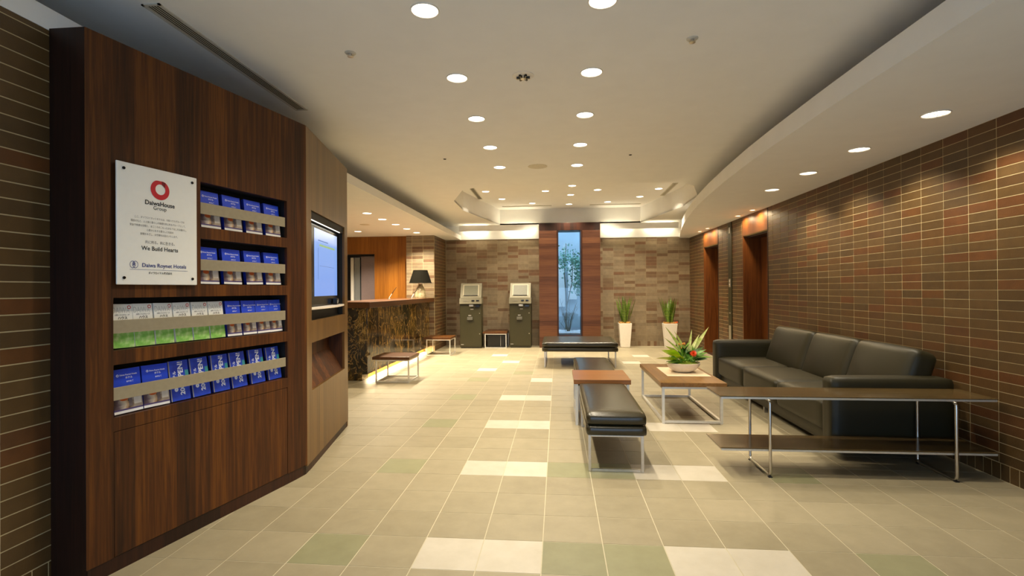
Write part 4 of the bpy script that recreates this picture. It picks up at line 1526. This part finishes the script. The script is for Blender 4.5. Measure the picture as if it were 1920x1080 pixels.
# ------------------------------------------------------------------ check-in machines
def make_kiosk(label):
    t = thing('check_in_machine', label, 'machine', group='check-in machines')
    w = 0.237
    MB().box(-w, w, 0.02, 0.42, 0.02, 0.97).build('cabinet', 'olive', t, bevel=0.004)
    MB().box(-w + 0.02, w - 0.02, 0.04, 0.40, 0.0, 0.02).build('plinth', 'black_gloss', t)
    MB().box(-w + 0.006, w - 0.006, 0.012, 0.0195, 0.05, 0.945).build('door', 'olive', t, bevel=0.002)
    MB().extrude_x([(-0.03, 0.972), (0.40, 0.972), (0.40, 1.10), (0.0, 1.10)], -w - 0.008, w + 0.008).build('control_shelf', 'kiosk_silver', t, bevel=0.003)
    b = MB()
    b.extrude_x([(0.02, 1.101), (0.40, 1.101), (0.40, 1.42), (0.20, 1.425)], -w + 0.005, w - 0.005)
    b.build('head', 'kiosk_silver', t, bevel=0.005)
    # sloping screen, in the plane of the head's front
    nrm = Vector((0, -0.324, 0.18)).normalized()
    along = Vector((0, 0.18, 0.324)).normalized()

    def on(x, a, d):
        return Vector((0, 0.02, 1.101)) + along * a + nrm * d + Vector((x, 0, 0))
    def slab(b, x0, x1, a0, a1, d0, d1):
        vs = [on(x0, a0, d0), on(x1, a0, d0), on(x1, a1, d0), on(x0, a1, d0), on(x0, a0, d1), on(x1, a0, d1), on(x1, a1, d1), on(x0, a1, d1)]
        b.add(vs, [(0, 3, 2, 1), (4, 5, 6, 7), (0, 1, 5, 4), (1, 2, 6, 5), (2, 3, 7, 6), (3, 0, 4, 7)])
    b = MB()
    slab(b, -0.175, 0.175, 0.05, 0.33, 0.0, 0.006)
    sf_ = b.build('screen_frame', 'rail', t, bevel=0.002)
    b = MB()
    slab(b, -0.155, 0.155, 0.07, 0.315, 0.0062, 0.0075)
    b.build('screen', 'screen_dark', sf_)
    b = MB()
    slab(b, -0.155, 0.155, 0.05, 0.064, 0.0062, 0.014)
    b.build('screen_lip', 'ink_black', sf_)
    for x in (0.055, 0.155):
        MB().box(x - 0.03, x + 0.03, -0.030, -0.016, 1.03, 1.055).build('slot', 'black_gloss', t)
    MB().box(-0.16, -0.04, -0.0245, -0.016, 1.035, 1.04).build('notice', 'ink_grey', t)
    MB().box(-0.03, 0.07, -0.055, 0.0115, 0.915, 0.955).build('coin_tray', 'chrome', t, bevel=0.01, seg=3)
    MB().box(0.10, 0.20, -0.03, 0.0115, 0.90, 0.945).build('receipt_tray', 'black_gloss', t, bevel=0.006)
    MB().box(-0.005, 0.06, 0.006, 0.0115, 0.845, 0.865).build('label_plate', 'ink_grey', t)
    MB().box(-0.05, 0.01, 0.004, 0.0115, 0.705, 0.73).build('label_plate', 'ink_grey', t)
    MB().extrude_x([(0.0115, 0.61), (0.0115, 0.69), (-0.025, 0.665), (-0.04, 0.625), (-0.03, 0.61)], -0.075, 0.045).build('change_cup', 'duct', t, bevel=0.004)
    for z in (0.765, 0.315):
        MB(Matrix.Translation((0.195, 0.0118, z)) @ Matrix.Rotation(PI / 2, 4, 'X')).lathe([(0.012, 0), (0.010, 0.007), (0.003, 0.009)], 14).build('lock', 'chrome', t, smooth=40)
    MB().box(-0.215, -0.155, 0.008, 0.0115, 0.075, 0.09).build('maker_plate', 'ink_grey', t)
    return t


k1 = make_kiosk('olive check-in machine with sloping screen beside the brick pier')
k1.location = (-1.90, 11.10, 0)
k1.rotation_euler = (0, 0, 0.06)
dup(k1, (-0.825, 11.245, 0), 0.0, 'olive check-in machine with sloping screen beside the window column')


# ------------------------------------------------------------------ snake plants in tall planters
def make_snake(label, seed):
    t = thing('potted_snake_plant', label, 'plant', group='tall white planters by the back wall')
    r0, r1, h = 0.098, 0.138, 0.53
    b = MB()
    vs = []
    for r, z in ((r0 - 0.01, 0.0), (r0, 0.008), (r1, h), (r1 - 0.014, h), (r1 - 0.016, h - 0.03)):
        vs += [(-r, -r, z), (r, -r, z), (r, r, z), (-r, r, z)]
    fs = [(3, 2, 1, 0)]
    for i in range(4):
        for k in range(4):
            fs.append((i * 4 + k, i * 4 + (k + 1) % 4, (i + 1) * 4 + (k + 1) % 4, (i + 1) * 4 + k))
    b.add(vs, fs)
    b.build('planter', 'white_gloss', t, bevel=0.006, seg=3)
    rr_ = random.Random(seed)
    c = MB()
    for k in range(130):
        x, y = rr_.uniform(-0.115, 0.115), rr_.uniform(-0.115, 0.115)
        s = rr_.uniform(0.012, 0.024)
        c.xf = Matrix.Translation((x, y, h - 0.012 + rr_.uniform(0, 0.028))) @ Euler((rr_.uniform(0, 3), rr_.uniform(0, 3), rr_.uniform(0, 3))).to_matrix().to_4x4()
        c.box(-s, s, -s * 0.6, s * 0.6, -s * 0.25, s * 0.25)
    c.xf = None
    c.box(-r1 + 0.017, r1 - 0.017, -r1 + 0.017, r1 - 0.017, h - 0.05, h - 0.02)
    c.build('bark_chips', 'bark_chips', t)['kind'] = 'stuff'
    for k in range(19):
        a = 2 * PI * k / 19 + rr_.uniform(-0.2, 0.2)
        rad = rr_.uniform(0.01, 0.07)
        ln = rr_.uniform(0.46, 0.66)
        me = leaf_mesh('leaf', 'leaf_snake', ln, rr_.uniform(0.045, 0.06), rr_.uniform(0.1, 0.3), -0.35, 7, 0.45)
        o = obj('leaf', me, t)
        o.location = (rad * math.cos(a), rad * math.sin(a), h - 0.02)
        tilt = rr_.uniform(0.02, 0.27)
        o.rotation_euler = Euler((-tilt, 0, a - PI / 2 + rr_.uniform(-0.6, 0.6)), 'XYZ')
    return t


p1 = make_snake('tall white planter of snake plant, standing alone nearest the window column', 11)
p1.location = (1.462, 11.45, 0)
p2 = make_snake('tall white planter of snake plant, behind the flower bowl near the far lift', 23)
p2.location = (2.405, 11.36, 0)
rr_ = random.Random(9)
for k in range(7):
    b = MB()
    b.lathe([(0.001, -0.009), (0.009, -0.003), (0.009, 0.004), (0.001, 0.010)], 8)
    o = b.build('berry', 'flower', p2, smooth=80)
    o.location = (0.10 + rr_.uniform(-0.03, 0.045), -0.10 + rr_.uniform(-0.03, 0.02), 0.548 + rr_.uniform(0, 0.04) - 0.01)

# ------------------------------------------------------------------ low tables and benches
ct = thing('coffee_table', 'low wooden coffee table with silver frame holding the flower bowl', 'table', (1.27, 5.58, 0))
MB().box(-0.305, 0.305, -0.61, 0.635, 0.35, 0.39).build('top', 'table_wood_y', ct, bevel=0.003)
for x in (-0.278, 0.258):
    for y in (-0.585, 0.605):
        MB().box(x - 0.0125, x + 0.0125, y - 0.0125, y + 0.0125, 0.0, 0.349).build('leg', 'steel_white', ct)
    MB().box(x - 0.0125, x + 0.0125, -0.572, 0.592, 0.008, 0.030).build('floor_rail', 'steel_white', ct)
    MB().box(x - 0.0125, x + 0.0125, -0.572, 0.592, 0.330, 0.349).build('top_rail', 'steel_white', ct)
for y in (-0.585, 0.605):
    MB().box(-0.265, 0.245, y - 0.0125, y + 0.0125, 0.008, 0.030).build('floor_rail', 'steel_white', ct)
    MB().box(-0.265, 0.245, y - 0.0125, y + 0.0125, 0.330, 0.349).build('top_rail', 'steel_white', ct)
mt = tag(MB().box(1.105, 1.535, 5.33, 5.93, 0.3905, 0.394).build('table_mat', 'mat_cloth', bevel=0.001), 'cream square mat under the flower bowl on the coffee table', 'mat')

fb = thing('flower_arrangement', 'leafy arrangement with one red flower in a shallow pale bowl', 'plant', (1.325, 5.62, 0.3945))
b = MB()
b.lathe([(0.075, 0.0), (0.095, 0.004), (0.135, 0.03), (0.165, 0.07), (0.178, 0.10), (0.172, 0.102), (0.158, 0.075)], 40, caps=False)
b.add([(0.075 * math.cos(2 * PI * k / 40), 0.075 * math.sin(2 * PI * k / 40), 0.0) for k in range(40)], [tuple(range(39, -1, -1))])
b.build('bowl', 'bowl', fb, smooth=50)
b = MB()
b.lathe([(0.162, 0.085), (0.14, 0.105), (0.08, 0.118), (0.001, 0.125)], 24, caps=False)
b.build('moss', 'moss', fb, smooth=80)
gl = MB()
rr_ = random.Random(31)
for k in range(260):
    a, r = rr_.uniform(0, 2 * PI), 0.15 * math.sqrt(rr_.random())
    gl.xf = Matrix.Translation((r * math.cos(a), r * math.sin(a), 0.11 + rr_.uniform(0, 0.05))) @ Euler((rr_.uniform(-1.3, 1.3), rr_.uniform(-1.3, 1.3), rr_.uniform(0, 6))).to_matrix().to_4x4()
    gl.add(*leaf(rr_.uniform(0.02, 0.04), 0.016, 0.4, seg=2))
gl.build('ground_foliage', 'leaf_mid', fb)['kind'] = 'stuff'


def put_leaf(mat, ln, wd, x, y, z, az, tilt, bend=0.5, fold=0.2, peak=0.4, name='leaf', spin=0.0):
    """a leaf leaning by tilt towards compass direction az (0 = +x), turned by spin about its own length"""
    o = obj(name, leaf_mesh(name, mat, ln, wd, bend, fold, 8, peak), fb)
    o.location = (x, y, z)
    o.rotation_euler = (Matrix.Rotation(az - PI / 2, 3, 'Z') @ Matrix.Rotation(-tilt, 3, 'X') @ Matrix.Rotation(spin, 3, 'Z')).to_euler()
    return o


# broad lime leaves to the left, turned to the room
put_leaf('leaf_lime', 0.25, 0.13, -0.02, -0.03, 0.14, PI + 0.1, 0.95, 0.5, 0.12, 0.45, spin=0.55)
put_leaf('leaf_lime', 0.30, 0.09, -0.03, -0.07, 0.11, PI + 0.2, 1.22, 0.4, 0.12, 0.45, spin=0.45)
put_leaf('leaf_lime', 0.20, 0.10, -0.02, 0.03, 0.15, PI - 0.3, 0.70, 0.5, 0.1, 0.45, spin=0.5)
put_leaf('leaf_lime', 0.20, 0.07, 0.0, -0.08, 0.12, PI + 0.5, 0.9, 0.5, 0.1, 0.45, spin=0.4)
put_leaf('leaf_mid', 0.24, 0.05, -0.03, -0.08, 0.10, PI + 0.4, 1.25, 0.5, spin=0.5)
put_leaf('leaf_mid', 0.22, 0.05, -0.01, -0.10, 0.10, PI + 0.2, 1.35, 0.5, spin=0.6)
# pale long blades up and to the right
for az, tl, ln, w, sp in ((0.20, 0.60, 0.44, 0.046, 1.0), (0.5, 0.22, 0.33, 0.034, 0.9), (2.9, 0.50, 0.42, 0.042, 1.1), (2.6, 0.32, 0.33, 0.046, 1.0), (0.0, 0.40, 0.30, 0.038, 1.0), (2.9, 0.72, 0.34, 0.03, 1.0)):
    put_leaf('leaf_pale', ln, w, 0.05, 0.02, 0.13, az, tl, 0.3, 0.3, 0.35, spin=sp)
# dark and mid blades to the right
for k in range(22):
    put_leaf('leaf_dark' if k % 2 else 'leaf_mid', rr_.uniform(0.15, 0.24), rr_.uniform(0.035, 0.055), 0.06 + rr_.uniform(-0.03, 0.05), rr_.uniform(-0.08, 0.06), 0.11 + rr_.uniform(0, 0.05),
             rr_.uniform(-1.3, 0.9), rr_.uniform(0.5, 1.35), 0.6, 0.2, spin=rr_.uniform(0.2, 1.2))
for k in range(12):
    put_leaf('leaf_mid' if k % 2 else 'leaf_dark', rr_.uniform(0.11, 0.19), rr_.uniform(0.03, 0.05), rr_.uniform(-0.06, 0.05), rr_.uniform(-0.08, 0.06), 0.12 + rr_.uniform(0, 0.06),
             rr_.uniform(0, 2 * PI), rr_.uniform(0.1, 0.8), 0.6, 0.2)
fl_ = MB().tube([(0.06, -0.06, 0.10), (0.085, -0.10, 0.205)], 0.005, 6).build('flower', 'leaf_mid', fb)
fl_['label'] = 'single orange red flower on a green stem'
for ring_i, (cnt, ln, tl) in enumerate(((9, 0.042, 1.25), (8, 0.038, 0.75), (5, 0.03, 0.3))):
    for k in range(cnt):
        o = obj('petal', leaf_mesh('petal', 'flower', ln, 0.022, 0.4, 0.1, 4, 0.5), fl_)
        o.location = (0.085, -0.10, 0.203)
        o.rotation_euler = (Matrix.Rotation(0.9, 3, 'X') @ Matrix.Rotation(2 * PI * k / cnt + ring_i, 3, 'Z') @ Matrix.Rotation(-tl, 3, 'X')).to_euler()
for k in range(10):
    x, y, z = -0.01 + rr_.uniform(-0.05, 0.05), -0.02 + rr_.uniform(-0.04, 0.04), 0.27 + rr_.uniform(-0.03, 0.05)
    b = MB()
    b.tube([(0, 0, 0.13), (x, y, z)], 0.0018, 5)
    st_ = b.build('flower_stem', 'leaf_mid', fb)
    b = MB(Matrix.Translation((x, y, z)))
    b.lathe([(0.001, -0.008), (0.007, -0.002), (0.006, 0.006), (0.001, 0.011)], 8)
    b.build('bud', 'bud', st_, smooth=80)


def make_bench(name, label, cat, lx, ly, end_axis):
    """two stacked black pads on flat-bar loops at each end"""
    t = thing(name, label, cat, group='black leather benches')
    o = obj('top_pad', soft_box(lx, ly, 0.078, 0.022, 12, 12, 4, (0.004, 0.004, 0.012)), t, loc=(0, 0, 0.368))
    o.data.materials.append(M['leather'])
    o = obj('base_pad', soft_box(lx + 0.004, ly + 0.004, 0.074, 0.022, 12, 12, 4, (0.003, 0.003, 0.0)), t, loc=(0, 0, 0.292))
    o.data.materials.append(M['leather'])
    r, h = 0.011, 0.256
    for s in (-1, 1):
        b = MB()
        if end_axis == 'y':
            y = s * (ly / 2 - 0.03)
            x0, x1 = -lx / 2 + 0.024, lx / 2 - 0.03
            b.box(x0 - r, x0 + r, y - 0.006, y + 0.006, 0, h).box(x1 - r, x1 + r, y - 0.006, y + 0.006, 0, h)
            b.box(x0 + r, x1 - r, y - 0.006, y + 0.006, 0, 0.020).box(x0 + r, x1 - r, y - 0.006, y + 0.006, h - 0.012, h)
        else:
            x = s * (lx / 2 - 0.045)
            y0, y1 = -ly / 2 + 0.03, ly / 2 - 0.05
            b.box(x - 0.012, x + 0.012, y0 - r, y0 + r, 0, h).box(x - 0.012, x + 0.012, y1 - r, y1 + r, 0, h)
            b.box(x - 0.012, x + 0.012, y0 + r, y1 - r, 0, 0.016).box(x - 0.012, x + 0.012, y0 + r, y1 - r, h - 0.012, h)
        b.build('leg_frame', 'chrome', t, bevel=0.002)
    return t


nb_ = make_bench('bench', 'narrow black leather bench, the one nearest the entrance, beside the coffee table', 'bench', 0.418, 1.23, 'y')
nb_.location = (0.402, 4.235, 0)
dup(nb_, (0.405, 6.07, 0), 0, 'narrow black leather bench behind the small side table')
fbn = make_bench('ottoman', 'large square black leather ottoman bench in front of the window column', 'bench', 1.235, 1.24, 'x')
fbn.location = (0.355, 9.05, 0)

sd = thing('side_table', 'small reddish wooden side table between the two narrow benches', 'table', (0.41, 5.155, 0))
MB().box(-0.265, 0.265, -0.295, 0.295, 0.388, 0.431).build('top', 'table_wood', sd, bevel=0.003)
for x in (-0.238, 0.238):
    for y in (-0.27, 0.27):
        MB().box(x - 0.0125, x + 0.0125, y - 0.0125, y + 0.0125, 0.0, 0.387).build('leg', 'steel_white', sd)
    MB().box(x - 0.0125, x + 0.0125, -0.257, 0.257, 0.008, 0.030).build('floor_rail', 'steel_white', sd)
    MB().box(x - 0.0125, x + 0.0125, -0.257, 0.257, 0.120, 0.136).build('middle_rail', 'steel_white', sd)
    MB().box(x - 0.0125, x + 0.0125, -0.257, 0.257, 0.366, 0.387).build('top_rail', 'steel_white', sd)
MB().box(-0.225, 0.225, 0.2575, 0.2825, 0.366, 0.387).build('top_rail', 'steel_white', sd)

# ------------------------------------------------------------------ sofa
SY0, SY1, SX0, SX1 = 4.005, 6.97, 2.03, 2.88
sf = thing('sofa', 'long black leather three seat sofa along the brick wall', 'sofa', (2.45, (SY0 + SY1) / 2, 0))
OX, OY = 2.45, (SY0 + SY1) / 2


def soft(name, lx, ly, lz, r, loc, rot=(0, 0, 0), bulge=(0, 0, 0), n=(10, 10, 6)):
    me = soft_box(lx, ly, lz, r, *n, bulge)
    me.materials.append(M['leather_sofa'])
    o = obj(name, me, sf)
    o.location = loc
    o.rotation_euler = rot
    return o


soft('base', 0.78, SY1 - SY0 - 0.06, 0.24, 0.03, (0.02, 0, 0.18))
sw = (SY1 - SY0 - 0.32) / 3
for k in range(3):
    yc = SY0 + 0.16 + sw * (k + 0.5) - OY
    soft('seat_cushion', 0.66, sw - 0.004, 0.235, 0.04, (-0.085, yc, 0.290), bulge=(0.004, 0, 0.012), n=(12, 14, 8))
    b0, b1 = ((4.12, 4.90), (4.90, 5.70), (5.70, 6.64))[k]
    soft('back_cushion', 0.19, b1 - b0 - 0.004, 0.48, 0.055, (0.250, (b0 + b1) / 2 - OY, 0.565), rot=(0, 0.33, 0), bulge=(0.035, 0.002, 0.010), n=(10, 18, 14))
soft('back_frame', 0.14, SY1 - SY0 - 0.10, 0.40, 0.04, (0.345, 0, 0.38), n=(6, 10, 8))
for s, yc in ((-1, SY0 + 0.08 - OY), (1, SY1 - 0.08 - OY)):
    soft('arm', 0.87, 0.155, 0.54, 0.04, (0.0, yc, 0.342), bulge=(0, 0.004, 0.004), n=(14, 8, 12))
for x in (-0.33, 0.33):
    for y in (SY0 + 0.25 - OY, 0.0, SY1 - 0.25 - OY):
        MB().box(x - 0.02, x + 0.02, y - 0.012, y + 0.012, 0.0, 0.075).build('leg', 'chrome', sf, bevel=0.002)

# ------------------------------------------------------------------ console table
cn = thing('console_table', 'long narrow two tier console on silver loop legs before the sofa', 'table', (1.985, 3.797, 0))
for z in (0.545, 0.192):
    MB().box(-0.882, 0.882, -0.17, 0.17, z - 0.006, z).build('shelf', 'shelf_wood', cn, bevel=0.002)
    b = MB()
    b.box(-0.875, 0.875, -0.168, -0.150, z - 0.020, z - 0.0065).box(-0.875, 0.875, 0.150, 0.168, z - 0.020, z - 0.0065)
    b.box(-0.875, -0.858, -0.150, 0.150, z - 0.020, z - 0.0065).box(0.858, 0.875, -0.150, 0.150, z - 0.020, z - 0.0065)
    b.build('shelf_frame', 'steel_white', cn)
for x in (-0.562, 0.612):
    pts = []
    y0, y1, z0, z1, rc_ = -0.184, 0.184, 0.011, 0.522, 0.03
    for (cy, cz, a0) in ((y1 - rc_, z1 - rc_, 0), (y0 + rc_, z1 - rc_, PI / 2), (y0 + rc_, z0 + rc_, PI), (y1 - rc_, z0 + rc_, 1.5 * PI)):
        for k in range(5):
            a = a0 + PI / 2 * k / 4
            pts.append((x, cy + rc_ * math.cos(a), cz + rc_ * math.sin(a)))
    MB().tube(pts, 0.0105, 8, closed=True).build('leg_loop', 'chrome', cn, smooth=50)
    for y in (-0.178, 0.178):
        MB().box(x - 0.012, x + 0.012, y - 0.012, y + 0.012, 0.0, 0.006).build('foot_pad', 'ink_black', cn)
